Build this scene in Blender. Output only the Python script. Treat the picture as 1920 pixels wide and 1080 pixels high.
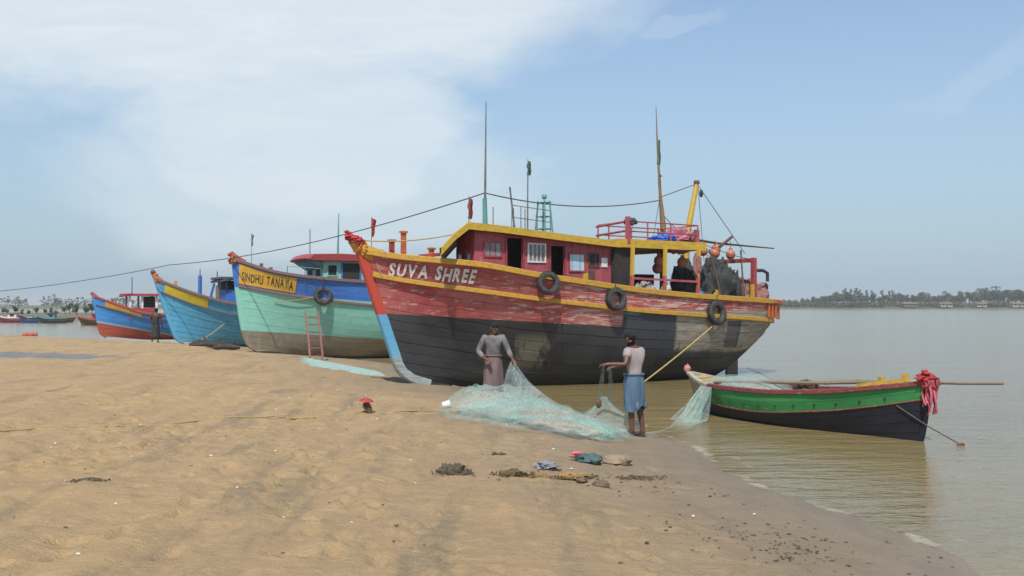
import bpy, bmesh, math, random
import numpy as np
from mathutils import Vector, Matrix, noise as mnoise
R = math.radians
S = bpy.context.scene
COL = S.collection
for o in list(bpy.data.objects): bpy.data.objects.remove(o)

# ---------------------------------------------------------------- camera
cam = bpy.data.cameras.new('camera'); camo = bpy.data.objects.new('camera', cam); COL.objects.link(camo)
cam.sensor_width = 36; cam.lens = 35.6; cam.clip_start = .1; cam.clip_end = 20000
camo.location = (0, 0, 2.2); camo.rotation_euler = (R(90.95), 0, 0)
S.camera = camo; S.cycles.volume_bounces = 2
S.view_settings.view_transform = 'Standard'; S.view_settings.look = 'None'
S.view_settings.gamma = 1; S.view_settings.use_curve_mapping = False
S.view_settings.exposure = 0.3
SUN_EL, SUN_AZ = 56, 188          # degrees; azimuth clockwise from +Y

# ---------------------------------------------------------------- node helper
class X:
    """a socket with arithmetic"""
    def __init__(s, nt, k): s.nt, s.k = nt, k
    def _m(s, op, *a, clamp=False):
        n = s.nt.nodes.new('ShaderNodeMath'); n.operation = op; n.use_clamp = clamp
        for i, v in enumerate((s,) + a):
            if isinstance(v, X): s.nt.links.new(v.k, n.inputs[i])
            else: n.inputs[i].default_value = v
        return X(s.nt, n.outputs[0])
    def __add__(s, o): return s._m('ADD', o)
    __radd__ = __add__
    def __sub__(s, o): return s._m('SUBTRACT', o)
    def __rsub__(s, o): return (s * -1.0) + o
    def __mul__(s, o): return s._m('MULTIPLY', o)
    __rmul__ = __mul__
    def __truediv__(s, o): return s._m('DIVIDE', o)
    def pow(s, o): return s._m('POWER', o)
    def abs(s): return s._m('ABSOLUTE')
    def max(s, o): return s._m('MAXIMUM', o)
    def min(s, o): return s._m('MINIMUM', o)
    def sin(s): return s._m('SINE')
    def step(s, lo, hi):
        n = s.nt.nodes.new('ShaderNodeMapRange'); n.interpolation_type = 'SMOOTHSTEP'
        if lo > hi:
            return 1.0 - s.step(hi, lo)
        s.nt.links.new(s.k, n.inputs[0]); n.inputs[1].default_value = lo; n.inputs[2].default_value = hi
        return X(s.nt, n.outputs[0])
def coords(nt, kind='Object'):
    return X(nt, nt.nodes.new('ShaderNodeTexCoord').outputs[kind])
def sep(v):
    n = v.nt.nodes.new('ShaderNodeSeparateXYZ'); v.nt.links.new(v.k, n.inputs[0])
    return [X(v.nt, n.outputs[i]) for i in range(3)]
def comb(nt, *c):
    n = nt.nodes.new('ShaderNodeCombineXYZ')
    for i, v in enumerate(c):
        if isinstance(v, X): nt.links.new(v.k, n.inputs[i])
        else: n.inputs[i].default_value = v
    return X(nt, n.outputs[0])
def scl(v, s, off=(0, 0, 0)):
    n = v.nt.nodes.new('ShaderNodeMapping'); v.nt.links.new(v.k, n.inputs[0])
    n.inputs['Scale'].default_value = s; n.inputs['Location'].default_value = off
    return X(v.nt, n.outputs[0])
def noi(v, scale=5, detail=4, rough=.55, dist=0):
    n = v.nt.nodes.new('ShaderNodeTexNoise'); v.nt.links.new(v.k, n.inputs['Vector'])
    n.inputs['Scale'].default_value = scale; n.inputs['Detail'].default_value = detail
    n.inputs['Roughness'].default_value = rough; n.inputs['Distortion'].default_value = dist
    return X(v.nt, n.outputs[0])
def mix(nt, f, a, b):
    n = nt.nodes.new('ShaderNodeMix'); n.data_type = 'RGBA'
    def put(i, v):
        if isinstance(v, X): nt.links.new(v.k, n.inputs[i])
        elif isinstance(v, (tuple, list)): n.inputs[i].default_value = (*v[:3], 1)
        else: n.inputs[i].default_value = v
    put(0, f); put(6, a); put(7, b)
    return X(nt, n.outputs[2])
def newmat(name):
    m = bpy.data.materials.new(name); m.use_nodes = True
    nt = m.node_tree; b = nt.nodes['Principled BSDF']
    return m, nt, b
def setp(nt, b, **kw):
    for k, v in kw.items():
        i = b.inputs[k.replace('_', ' ')]
        if isinstance(v, X): nt.links.new(v.k, i)
        elif isinstance(v, (tuple, list)) and len(v) == 3 and i.type == 'RGBA': i.default_value = (*v, 1)
        else: i.default_value = v
def bump(nt, b, h, strength=.3, dist=.02):
    n = nt.nodes.new('ShaderNodeBump'); n.inputs['Strength'].default_value = strength
    n.inputs['Distance'].default_value = dist
    nt.links.new(h.k, n.inputs['Height']); nt.links.new(n.outputs[0], b.inputs['Normal'])
MATS = {}
def pm(name, c, c2=None, scale=6, rough=.6, bp=.25, stretch=(1, 1, 1), wear=None, wamt=.5, wscale=9, metallic=0):
    """worn paint / wood / cloth: two tones, optional flakes of a third, fine relief"""
    if name in MATS: return MATS[name]
    m, nt, b = newmat(name)
    v = scl(coords(nt), stretch)
    n1 = noi(v, scale, 6, .6)
    c2 = c2 or tuple(x * .72 for x in c)
    colr = mix(nt, n1.step(.35, .68), c, c2)
    if wear:
        n2 = noi(v, wscale, 8, .68)
        colr = mix(nt, n2.step(wamt, wamt + .05), colr, wear)
    n3 = noi(v, scale * 7, 3, .6)
    setp(nt, b, Base_Color=colr, Roughness=n1 * .25 + (rough - .12), Metallic=metallic)
    bump(nt, b, n3 + n1, bp, .01)
    MATS[name] = m
    return m

# ---------------------------------------------------------------- sky and sun
W = bpy.data.worlds.new('World'); S.world = W; W.use_nodes = True
nt = W.node_tree; nt.nodes.clear()
out = nt.nodes.new('ShaderNodeOutputWorld'); bg = nt.nodes.new('ShaderNodeBackground')
sky = nt.nodes.new('ShaderNodeTexSky'); sky.sky_type = 'NISHITA'; sky.sun_disc = False
sky.sun_elevation = R(SUN_EL); sky.sun_rotation = R(SUN_AZ)
sky.altitude = 20; sky.air_density = 1.0; sky.dust_density = 0.8; sky.ozone_density = 1.0
d = coords(nt, 'Generated')
dx, dy, dz = sep(d)
r = (dx * dx + dy * dy)._m('SQRT').max(.001)
az = dx._m('ARCTAN2', dy); el = dz / r
el = el.max(0.0)
wv = comb(nt, az * 1.0, el * 2.2, 0.0)
w1 = noi(wv, 2.6, 7, .62, .6); w2 = noi(scl(wv, (1, 1, 1), (5.2, 1.3, 0)), 2.2, 6, .6)
fine = noi(scl(wv, (1.0, 2.2, 1), (2, 7, 0)), 7, 8, .65, .8)
aw = az + (w1 - .5) * .34; ew = el + (w2 - .5) * .22
def blob(a0, e0, ra, re, k=0.0):
    da = (aw - a0) / ra; de = (ew - e0 - k * 1.0 * (aw - a0)) / re
    return (1.0 - (da * da + de * de)._m('SQRT')).step(0.0, .42)
c = blob(-.30, .30, .50, .13, .10) * 1.0
c = c.max(blob(-.21, .19, .20, .15, 0) * .85)
c = c.max(blob(-.18, .12, .26, .10, 0) * .55)
c = c.max(blob(-1.0, .42, .6, .2, .2) * .7)
c = c.max(blob(1.5, .45, .7, .16, -.2) * .6)
c = c.max(blob(.155, .290, .06, .016, .1) * .20)
c = c.max(blob(.47, .22, .16, .018, .35) * .13)
far = noi(scl(wv, (1, 1.6, 1), (9, 3, 0)), 2.4, 7, .65, .5).step(.62, .8) * .5
c = c.max(far)
c = c * (fine * .7 + .55)
c = c.min(1.0)
clr = nt.nodes.new('ShaderNodeRGB'); clr.outputs[0].default_value = (4.9, 5.4, 5.7, 1)
low = (1.0 - el * 2.6).max(0.0)
airy = mix(nt, low.pow(1.2) * .94, X(nt, sky.outputs[0]), (2.05, 2.95, 3.8))
mx = mix(nt, c * .95, airy, X(nt, clr.outputs[0]))
nt.links.new(mx.k, bg.inputs[0]); bg.inputs[1].default_value = .128
nt.links.new(bg.outputs[0], out.inputs[0])
sl = bpy.data.lights.new('sun', 'SUN'); sl.energy = 3.9; sl.angle = R(1.0); sl.color = (1, .95, .87)
so = bpy.data.objects.new('sun', sl); COL.objects.link(so); so.location = (-20, -30, 60)
sd = Vector((math.sin(R(SUN_AZ)) * math.cos(R(SUN_EL)), math.cos(R(SUN_AZ)) * math.cos(R(SUN_EL)), math.sin(R(SUN_EL))))
so.rotation_euler = sd.to_track_quat('Z', 'Y').to_euler()

# ---------------------------------------------------------------- object helpers
def put(o, name, parent=None, label=None, cat=None, group=None, kind=None):
    COL.objects.link(o)
    if parent: o.parent = parent
    for k, v in (('label', label), ('category', cat), ('group', group), ('kind', kind)):
        if v: o[k] = v
    return o
def thing(name, loc, rz=0, label=None, cat=None, group=None):
    o = bpy.data.objects.new(name, None); o.empty_display_size = .2
    o.location = loc; o.rotation_euler = (0, 0, rz)
    return put(o, name, None, label, cat, group)
def frame_from(d):
    d = Vector(d).normalized()
    a = Vector((0, 0, 1)) if abs(d.z) < .9 else Vector((1, 0, 0))
    x = d.cross(a).normalized(); y = x.cross(d).normalized()
    return x, y
class MB:
    def __init__(s): s.v, s.f = [], []
    def add(s, vs, fs):
        k = len(s.v); s.v += [tuple(p) for p in vs]; s.f += [tuple(i + k for i in q) for q in fs]; return s
    def box(s, c, sz, rot=None):
        h = [x / 2 for x in sz]; P = []
        for i in range(8):
            p = Vector((h[0] * (1 if i & 1 else -1), h[1] * (1 if i & 2 else -1), h[2] * (1 if i & 4 else -1)))
            if rot: p = rot @ p
            P.append(p + Vector(c))
        return s.add(P, [(0, 2, 3, 1), (4, 5, 7, 6), (0, 1, 5, 4), (2, 6, 7, 3), (0, 4, 6, 2), (1, 3, 7, 5)])
    def bar(s, a, b, w, h):
        """box beam from a to b"""
        a, b = Vector(a), Vector(b); d = (b - a); x, y = frame_from(d)
        P = [q + x * i * w / 2 + y * j * h / 2 for q in (a, b) for i, j in ((-1, -1), (1, -1), (1, 1), (-1, 1))]
        return s.add(P, [(3, 2, 1, 0), (4, 5, 6, 7), (0, 1, 5, 4), (1, 2, 6, 5), (2, 3, 7, 6), (3, 0, 4, 7)])
    def tube(s, pts, rad, n=8, caps=True):
        pts = [Vector(p) for p in pts]; m = len(pts)
        rs = rad if isinstance(rad, (list, tuple)) else [rad] * m
        V = []; F = []
        px = None
        for i, p in enumerate(pts):
            d = pts[min(i + 1, m - 1)] - pts[max(i - 1, 0)]
            if d.length < 1e-9: d = Vector((0, 0, 1))
            d.normalize()
            if px is None: x, y = frame_from(d)
            else:
                x = (px - d * px.dot(d)).normalized(); y = x.cross(d).normalized()
            px = x
            for k in range(n):
                a = 2 * math.pi * k / n
                V.append(p + x * math.cos(a) * rs[i] + y * math.sin(a) * rs[i])
        for i in range(m - 1):
            for k in range(n):
                F.append((i * n + k, i * n + (k + 1) % n, (i + 1) * n + (k + 1) % n, (i + 1) * n + k))
        if caps:
            F.append(tuple(range(n))[::-1]); F.append(tuple((m - 1) * n + k for k in range(n)))
        return s.add(V, F)
    def lathe(s, prof, n=16, c=(0, 0, 0), axis=None):
        """prof: (r, z) pairs"""
        V = []; F = []; c = Vector(c); M = Matrix.Identity(3)
        if axis is not None:
            x, y = frame_from(axis); M = Matrix((x, y, Vector(axis).normalized())).transposed()
        for r_, z_ in prof:
            for k in range(n):
                a = 2 * math.pi * k / n
                V.append(c + M @ Vector((r_ * math.cos(a), r_ * math.sin(a), z_)))
        for i in range(len(prof) - 1):
            for k in range(n):
                F.append((i * n + k, i * n + (k + 1) % n, (i + 1) * n + (k + 1) % n, (i + 1) * n + k))
        return s.add(V, F)
    def grid(s, A):
        """A: array rows x cols x 3"""
        A = np.asarray(A); n, m = A.shape[:2]
        return s.add(A.reshape(-1, 3).tolist(), [(i * m + j, i * m + j + 1, (i + 1) * m + j + 1, (i + 1) * m + j) for i in range(n - 1) for j in range(m - 1)])
    def ell(s, c, rr, n=10, m=7, jit=0, seed=0, rot=None, fine=0):
        """noisy ellipsoid"""
        V = []; F = []; off = Vector((seed * 3.7, seed * 1.9, seed * 7.1))
        for i in range(m + 1):
            th = math.pi * i / m
            for k in range(n):
                a = 2 * math.pi * k / n
                p = Vector((math.sin(th) * math.cos(a), math.sin(th) * math.sin(a), math.cos(th)))
                q = 1 + jit * mnoise.noise(p * 1.7 + off) + jit * .6 * mnoise.noise(p * 4 + off) + fine * mnoise.noise(p * 11 + off) + fine * .7 * mnoise.noise(p * 23 + off)
                p = Vector((p.x * rr[0] * q, p.y * rr[1] * q, p.z * rr[2] * q))
                if rot: p = rot @ p
                V.append(p + Vector(c))
        for i in range(m):
            for k in range(n):
                F.append((i * n + k, (i + 1) * n + k, (i + 1) * n + (k + 1) % n, i * n + (k + 1) % n))
        return s.add(V, F)
    def mesh(s, name, mat, smooth=True):
        me = bpy.data.meshes.new(name); me.from_pydata(s.v, [], s.f); me.validate(); me.update()
        bm = bmesh.new(); bm.from_mesh(me)
        bmesh.ops.remove_doubles(bm, verts=bm.verts, dist=1e-5)
        bmesh.ops.recalc_face_normals(bm, faces=bm.faces)
        bm.to_mesh(me); bm.free()
        me.materials.append(mat)
        if smooth:
            me.polygons.foreach_set('use_smooth', [True] * len(me.polygons))
            me.set_sharp_from_angle(angle=R(40))
        return me
    def build(s, name, mat, parent=None, label=None, cat=None, group=None, kind=None, smooth=True, loc=None, rz=0):
        o = bpy.data.objects.new(name, s.mesh(name, mat, smooth))
        if loc is not None: o.location = loc; o.rotation_euler = (0, 0, rz)
        return put(o, name, parent, label, cat, group, kind)
def curve(knots):
    """smooth monotone interpolation through knots, vectorised"""
    x = np.array([k[0] for k in knots], float); y = np.array([k[1] for k in knots], float)
    h = np.diff(x); dl = np.diff(y) / h; m = np.zeros_like(x)
    m[0], m[-1] = dl[0], dl[-1]
    for i in range(1, len(x) - 1):
        m[i] = 0 if dl[i - 1] * dl[i] <= 0 else 2 * dl[i - 1] * dl[i] / (dl[i - 1] + dl[i])
    def f(t):
        t = np.clip(np.asarray(t, float), x[0], x[-1])
        i = np.clip(np.searchsorted(x, t, side='right') - 1, 0, len(x) - 2)
        s = (t - x[i]) / h[i]
        return ((2 * s**3 - 3 * s**2 + 1) * y[i] + (s**3 - 2 * s**2 + s) * h[i] * m[i]
                + (-2 * s**3 + 3 * s**2) * y[i + 1] + (s**3 - s**2) * h[i] * m[i + 1])
    return f
def vnoise(x, y, seed=0):
    """value noise on arrays"""
    xi = np.floor(x).astype(np.int64); yi = np.floor(y).astype(np.int64)
    fx = x - xi; fy = y - yi; fx = fx * fx * (3 - 2 * fx); fy = fy * fy * (3 - 2 * fy)
    def hsh(a, b):
        n = (a * 374761393 + b * 668265263 + seed * 974711) & 0x7fffffff
        n = ((n ^ (n >> 13)) * 1274126177) & 0x7fffffff
        return ((n ^ (n >> 16)) & 0xffff) / 65535.0
    return (hsh(xi, yi) * (1 - fx) + hsh(xi + 1, yi) * fx) * (1 - fy) + (hsh(xi, yi + 1) * (1 - fx) + hsh(xi + 1, yi + 1) * fx) * fy - .5
def fbm(x, y, o=4, seed=0):
    a = 0; k = 1.0
    for i in range(o):
        a = a + k * vnoise(x * 2**i, y * 2**i, seed + i); k *= .5
    return a

# ---------------------------------------------------------------- beach
SHORE = np.array([(5.5, -6), (4.6, 2), (3.75, 8.2), (3.4, 10.5), (3.15, 12.6), (3.0, 15.0), (2.55, 16.6), (2.1, 18.4), (.6, 22), (-1.0, 26.3), (-2.6, 31), (-5.0, 38), (-9.0, 45.5),
                  (-14.5, 52), (-22, 59), (-30, 66), (-52, 80), (-90, 98), (-150, 120)], float)
def shore_dist(x, y):
    """signed distance to the waterline, positive on the sand"""
    best = np.full(np.shape(x), 1e9); sgn = np.ones(np.shape(x))
    for a, b in zip(SHORE[:-1], SHORE[1:]):
        d = b - a; L2 = d @ d
        t = np.clip(((x - a[0]) * d[0] + (y - a[1]) * d[1]) / L2, 0, 1)
        qx = x - (a[0] + t * d[0]); qy = y - (a[1] + t * d[1])
        q = np.hypot(qx, qy); cr = d[0] * (y - a[1]) - d[1] * (x - a[0])
        m = q < best
        best = np.where(m, q, best); sgn = np.where(m, np.sign(cr), sgn)
    return best * sgn
def ground(x, y):
    x = np.asarray(x, float); y = np.asarray(y, float)
    s = shore_dist(x, y) + .9 * fbm(x * .22, y * .22, 2, 5) + .25 * fbm(x * .9, y * .9, 2, 9)
    z = np.where(s > 0, .78 * (1 - np.exp(-np.maximum(s, 0) / 6.5)), np.maximum(-1.1, s * .10))
    k = np.clip(s / 1.5, 0.28, 1)
    z = z + k * (.10 * fbm(x * .25, y * .25, 3, 1) + .035 * fbm(x * 1.1, y * 1.1, 3, 2))
    # churned drag furrows running up the beach
    a = x + .1 * y; b = y
    fur = fbm(a * 2.4, b * .30, 3, 3)
    z = z + np.clip((s - 1.5) / 3, 0, 1) * (.06 * fur)
    # the pool hollow
    pd = np.hypot((x + 15.2) / 3.6, (y - 30.5 - .25 * np.sin(x * 1.3)) / 1.15)
    z = z - .05 * np.exp(-pd**2 * .9) * (s > 0)
    return z
def gz(x, y): return float(ground(np.array([x]), np.array([y]))[0])
def axis(segs):
    a = []
    for lo, hi, st in segs: a += list(np.arange(lo, hi - 1e-6, st))
    return np.array(a + [segs[-1][1]])
gx = axis([(-150, -40, 3), (-40, -20, .8), (-20, -8, .25), (-8, 6, .042), (6, 12, .25), (12, 40, 1.5)])
gy = axis([(-12, 3, .5), (3, 5.5, .12), (5.5, 14, .040), (14, 20, .055), (20, 34, .12), (34, 60, .3), (60, 130, 2)])
GX, GY = np.meshgrid(gx, gy); GZ = ground(GX, GY)
GZ += np.clip(shore_dist(GX, GY) / 2.5, 0, 1) * (.034 * fbm(GX * 5.5, GY * 5.5, 3, 21) + .030 * np.minimum(0, fbm(GX * 3.1, GY * 3.1, 2, 31) + .10))
# footprints trodden across the beach
rnd = random.Random(12)
def footprint(x, y, a, s_):
    i0, i1 = np.searchsorted(gy, [y - .3, y + .3]); j0, j1 = np.searchsorted(gx, [x - .3, x + .3])
    if i1 - i0 < 3 or j1 - j0 < 3: return
    X_, Y_ = GX[i0:i1, j0:j1] - x, GY[i0:i1, j0:j1] - y
    u_ = (X_ * math.cos(a) + Y_ * math.sin(a)) / (.14 * s_); w_ = (-X_ * math.sin(a) + Y_ * math.cos(a)) / (.062 * s_)
    q = np.sqrt(u_**2 + w_**2)
    GZ[i0:i1, j0:j1] += -.048 * s_ * np.clip(1.25 - q, 0, .6) / .6 + .012 * np.exp(-((q - 1.45) / .3)**2)
for (xa, ya, xb_, yb_) in [(-6.5, 8.2, -1.2, 18.5), (-3.4, 6.3, -.6, 15.5), (1.1, 6.6, .4, 14.8), (-7.5, 13, 1.4, 15.2), (-2.5, 19, -5.5, 7.2), (-1, 7, -6.8, 17), (.2, 6.2, -2.6, 12.4), (-4.8, 6, -5.6, 16)]:
    L_ = math.hypot(xb_ - xa, yb_ - ya); a = math.atan2(yb_ - ya, xb_ - xa); n = int(L_ / .36); bend = rnd.uniform(-.5, .5)
    for i in range(n):
        k = (i + rnd.uniform(-.15, .15)) / n; sd_ = .09 * (1 if i % 2 else -1) + bend * math.sin(k * 3)
        footprint(xa + (xb_ - xa) * k - math.sin(a) * sd_, ya + (yb_ - ya) * k + math.cos(a) * sd_, a + rnd.uniform(-.25, .25), rnd.uniform(.85, 1.1))
for k in range(150): footprint(rnd.uniform(-7.5, 2), rnd.uniform(6, 19), rnd.uniform(0, 6.28), rnd.uniform(.7, 1.15))
V = np.stack([GX, GY, GZ], -1).reshape(-1, 3)
n_, m_ = GX.shape
I = (np.arange(n_ - 1)[:, None] * m_ + np.arange(m_ - 1)[None, :])
Fq = np.stack([I, I + 1, I + m_ + 1, I + m_], -1).reshape(-1, 4)
me = bpy.data.meshes.new('sand'); me.vertices.add(len(V)); me.vertices.foreach_set('co', V.ravel())
me.loops.add(Fq.size); me.loops.foreach_set('vertex_index', Fq.ravel())
me.polygons.add(len(Fq)); me.polygons.foreach_set('loop_start', np.arange(0, Fq.size, 4)); me.polygons.foreach_set('loop_total', np.full(len(Fq), 4))
me.update(calc_edges=True); me.polygons.foreach_set('use_smooth', [True] * len(Fq))
m, nt, b = newmat('sand')
v = coords(nt); x_, y_, z_ = sep(v)
n1 = noi(scl(v, (1, 1, .2)), .35, 5, .6); n2 = noi(scl(v, (1.5, .8, 1)), 1.9, 6, .65, .4); n3 = noi(v, 14, 5, .7); n4 = noi(v, 70, 2, .6)
rotn = nt.nodes.new('ShaderNodeMapping'); nt.links.new(v.k, rotn.inputs[0]); rotn.inputs['Rotation'].default_value = (0, 0, R(-6)); rotn.inputs['Scale'].default_value = (2.0, .30, 1)
n5 = noi(X(nt, rotn.outputs[0]), 1.1, 7, .68); n6 = noi(scl(v, (1.2, 2.6, 1)), 9, 6, .75)
dry = mix(nt, n2.step(.3, .7), (.43, .297, .152), (.35, .245, .13))
dry = mix(nt, n5.step(.50, .66) * .85, dry, (.245, .19, .112))
dry = mix(nt, n6.step(.52, .68) * .55, dry, (.27, .20, .12)); dry = mix(nt, n6.step(.46, .34) * .45, dry, (.50, .365, .20))
dry = mix(nt, n1.step(.5, .72) * .5, dry, (.44, .305, .14))
dry = mix(nt, n3.step(.58, .75) * .5, dry, (.21, .155, .095))
dry = mix(nt, n3.step(.42, .28) * .4, dry, (.50, .385, .22))
wet = mix(nt, n2.step(.3, .7), (.268, .208, .135), (.222, .175, .118))
h = z_ + (n1 - .5) * .16 + (n2 - .5) * .10
wetf = h.step(.50, .03)
px_ = (x_ + 16.0) / 4.6; py_ = (y_ - 31.0 + (n2 - .5) * 2.2) / 1.5
seep = (1.0 - (px_ * px_ + py_ * py_) + (n6 - .5) * 1.3 + (n5 - .5) * 1.2).step(.05, .55)
setp(nt, b, Base_Color=mix(nt, seep, mix(nt, wetf, dry, wet), (.165, .15, .13)), Roughness=(1.0 - (h.step(.20, .0) * .66).max(seep * .75)) * (n3 * .1 + .88), Specular_IOR_Level=.35)
bump(nt, b, n3 * .7 + n4 * .35 + n6 * .9 + n2 * .6, .8, .05)
me.materials.append(m)
put(bpy.data.objects.new('sand', me), 'sand', kind='structure')

# ---------------------------------------------------------------- water
def water_mat(name, col, wave=1.0, rough=.13):
    m, nt, b = newmat(name)
    v = coords(nt)
    a = noi(scl(v, (.55, 1.6, 1)), 1.5, 4, .6, .3); c_ = noi(scl(v, (.4, 1.3, 1)), .22, 4, .55); e = noi(scl(v, (.7, 1.5, 1)), 6, 3, .6)
    setp(nt, b, Base_Color=mix(nt, c_.step(.35, .65), col, tuple(q * .86 for q in col)), Roughness=rough, IOR=1.333)
    bump(nt, b, a * 1.1 + c_ * 2.0 + e * .30, .42 * wave, .10)
    return m
wm = water_mat('muddy_water', (.228, .180, .082), 1.0)
ws = axis([(-2400, -400, 500), (-400, -60, 40), (-60, 80, 10), (80, 400, 40), (400, 2400, 500)])
wy = axis([(-60, 100, 10), (100, 500, 40), (500, 4000, 500)])
b_ = MB(); b_.grid([[(x, y, 0.0) for x in ws] for y in wy])
b_.build('river_water', wm, kind='structure')

# ---------------------------------------------------------------- planked hulls
def sstep(a, b, x):
    t = np.clip((np.asarray(x, float) - a) / (b - a), 0, 1); return t * t * (3 - 2 * t)
class Hull:
    """local x runs from the stem aft, y to the sides, z up; t = 0 bow .. 1 stern, v = 0 keel .. 1 rubbing strake .. 2 sheer"""
    def __init__(s, xb, xs, zk, zl, zs, b, flare=1.3, full=2.4, b0=.06):
        s.xb, s.xs, s.zk, s.zl, s.zs, s.b = [curve(k) for k in (xb, xs, zk, zl, zs, b)]
        s.flare, s.full, s.b0 = flare, full, b0
    def u(s, t, v):
        ul = (s.zl(t) - s.zk(t)) / (s.zs(t) - s.zk(t))
        return np.where(v <= 1, v * ul, ul + (v - 1) * (1 - ul))
    def half(s, t, u):
        w = sstep(0, .5, t)
        f = (1 - w) * np.clip(u, 0, 1)**s.flare + w * (1 - (1 - np.clip(u, 0, 1))**s.full)**.55
        return s.b0 + np.maximum(s.b(t) - s.b0, 0) * f
    def pu(s, t, u, side, inset=0):
        t, u = np.broadcast_arrays(np.asarray(t, float), np.asarray(u, float))
        x = s.xb(u) + t * (s.xs(u) - s.xb(u))
        z = s.zk(t) + (s.zs(t) - s.zk(t)) * u
        return np.stack([x, side * np.maximum(s.half(t, u) - inset, .005), z], -1)
    def p(s, t, v, side, off=0.0):
        t, v = np.broadcast_arrays(np.asarray(t, float), np.asarray(v, float))
        P = s.pu(t, s.u(t, v), side)
        if np.any(off):
            e = 1e-3
            a = s.pu(np.minimum(t + e, 1), s.u(np.minimum(t + e, 1), v), side) - s.pu(np.maximum(t - e, 0), s.u(np.maximum(t - e, 0), v), side)
            vv0, vv1 = np.maximum(v - .02, 0), np.minimum(v + .02, 2)
            c_ = s.pu(t, s.u(t, vv1), side) - s.pu(t, s.u(t, vv0), side)
            N = np.cross(a, c_); N /= np.linalg.norm(N, axis=-1, keepdims=True) + 1e-12
            N = np.where((N[..., 1:2] * side) < 0, -N, N)
            P = P + N * np.asarray(off)[..., None] if np.ndim(off) else P + N * off
        return P
    def inv(s, x, z):
        t = np.full(np.shape(x), .2); u = np.full(np.shape(x), .5)
        for _ in range(40):
            t = np.clip((x - s.xb(u)) / (s.xs(u) - s.xb(u)), 0, 1)
            u = np.clip((z - s.zk(t)) / (s.zs(t) - s.zk(t)), 0, 1)
        ul = (s.zl(t) - s.zk(t)) / (s.zs(t) - s.zk(t))
        return t, np.where(u <= ul, u / ul, 1 + (u - ul) / (1 - ul))
    def on(s, x, z, side, off):
        x = np.asarray(x, float); z = np.asarray(z, float)
        t, v = s.inv(x, z); return s.p(t, v, side, off)
    # ---- pieces
    def core(s, root, mat, transom=True):
        mb = MB(); T = np.linspace(0, 1, 50); Vv = np.concatenate([np.linspace(0, 1, 14), np.linspace(1, 2, 8)[1:]])
        g = {}
        for side in (-1, 1):
            g[side] = s.p(T[:, None], Vv[None, :], side); mb.grid(g[side])
        for e in (0, -1):
            A, B = g[-1][e], g[1][e]
            if e == -1 and not transom: continue
            mb.grid(np.stack([A, B]))
        mb.grid(np.stack([g[-1][:, 0], g[1][:, 0]]))
        return mb.build('hull', mat, root)
    def planks(s, root, mat, nlow, nup, cuts, th=.016, sides=(-1, 1), seed=1, gap=.012):
        rnd = random.Random(seed)
        bands = [(k / nlow, (k + 1) / nlow) for k in range(nlow)] + [(1 + k / nup, 1 + (k + 1) / nup) for k in range(nup)]
        for side in sides:
            for bi, (v0, v1) in enumerate(bands):
                cs = [0.004] + sorted(min(.985, max(.02, c_ + rnd.uniform(-.05, .05))) for c_ in cuts) + [.997]
                for a, c_ in zip(cs[:-1], cs[1:]):
                    T = np.linspace(a + .0008, c_ - .0008, max(5, int((c_ - a) * 34)))
                    hgt = .30; e = gap / hgt * (v1 - v0) * .8; k = th * rnd.uniform(.75, 1.3)
                    vs = np.array([v0 + e * .5, v0 + e * 1.4, v1 - e * 1.4, v1 - e * .5])
                    off = np.array([-.004, k, k, -.004])
                    A = s.p(T[:, None], np.minimum(vs, 2)[None, :], side, np.broadcast_to(off[None, :], (len(T), 4)))
                    e0 = s.p(np.full(4, T[0]), np.minimum(vs, 2), side, np.full(4, -.004)); e1 = s.p(np.full(4, T[-1]), np.minimum(vs, 2), side, np.full(4, -.004))
                    mb = MB(); mb.grid(np.concatenate([e0[None], A, e1[None]]))
                    mb.build('plank', mat, root)
    def rail(s, name, root, v, w, h, mat, t0=0, t1=1, side=-1, inner=0.0, n=46, drop=0):
        T = np.linspace(t0, t1, n); P = s.p(T, np.full(n, v), side)
        d = np.gradient(P, axis=0); d[:, 2] = 0; d /= np.linalg.norm(d, axis=1, keepdims=True)
        N = np.stack([d[:, 1], -d[:, 0], 0 * d[:, 0]], 1); N *= np.sign(N[:, 1:2] * side + 1e-9)
        up = np.array([0, 0, 1.0])
        ring = [P + N * w + up * (h / 2 - drop - .012), P + N * (w - .012) + up * (h / 2 - drop), P - N * inner + up * (h / 2 - drop), P - N * inner - up * (h / 2 + drop), P + N * (w - .012) - up * (h / 2 + drop), P + N * w - up * (h / 2 + drop - .012)]
        A = np.stack(ring + ring[:1], 1)
        mb = MB(); mb.grid(A)
        mb.add(A[0][:6].tolist(), [tuple(range(6))]); mb.add(A[-1][:6].tolist(), [tuple(range(6))])
        return mb.build(name, mat, root)
    def inner(s, root, mat, depth, inset=.09, name='bulwark_lining'):
        for side in (-1, 1):
            T = np.linspace(.01, .995, 40); zs = s.zs(T); zk = s.zk(T)
            u0 = (zs - depth - zk) / (zs - zk); U = np.stack([u0, (u0 + 1) / 2, np.full_like(T, .999)], 1)
            mb = MB(); mb.grid(s.pu(T[:, None], U, side, inset)); mb.build(name, mat, root)
    def deck(s, root, mat, depth, inset=.05, nb=9):
        T = np.linspace(.02, .99, 30); zs = s.zs(T); zk = s.zk(T); u0 = np.clip((zs - depth - zk) / (zs - zk), 0.02, 1)
        A = s.pu(T, u0, -1, inset); B = s.pu(T, u0, 1, inset)
        for k in range(nb):
            f0, f1 = k / nb + .006, (k + 1) / nb - .006
            mb = MB(); mb.grid(np.stack([A + (B - A) * f0, A + (B - A) * f1], 1)); o = mb.build('deck_plank', mat, root)
        return
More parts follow.
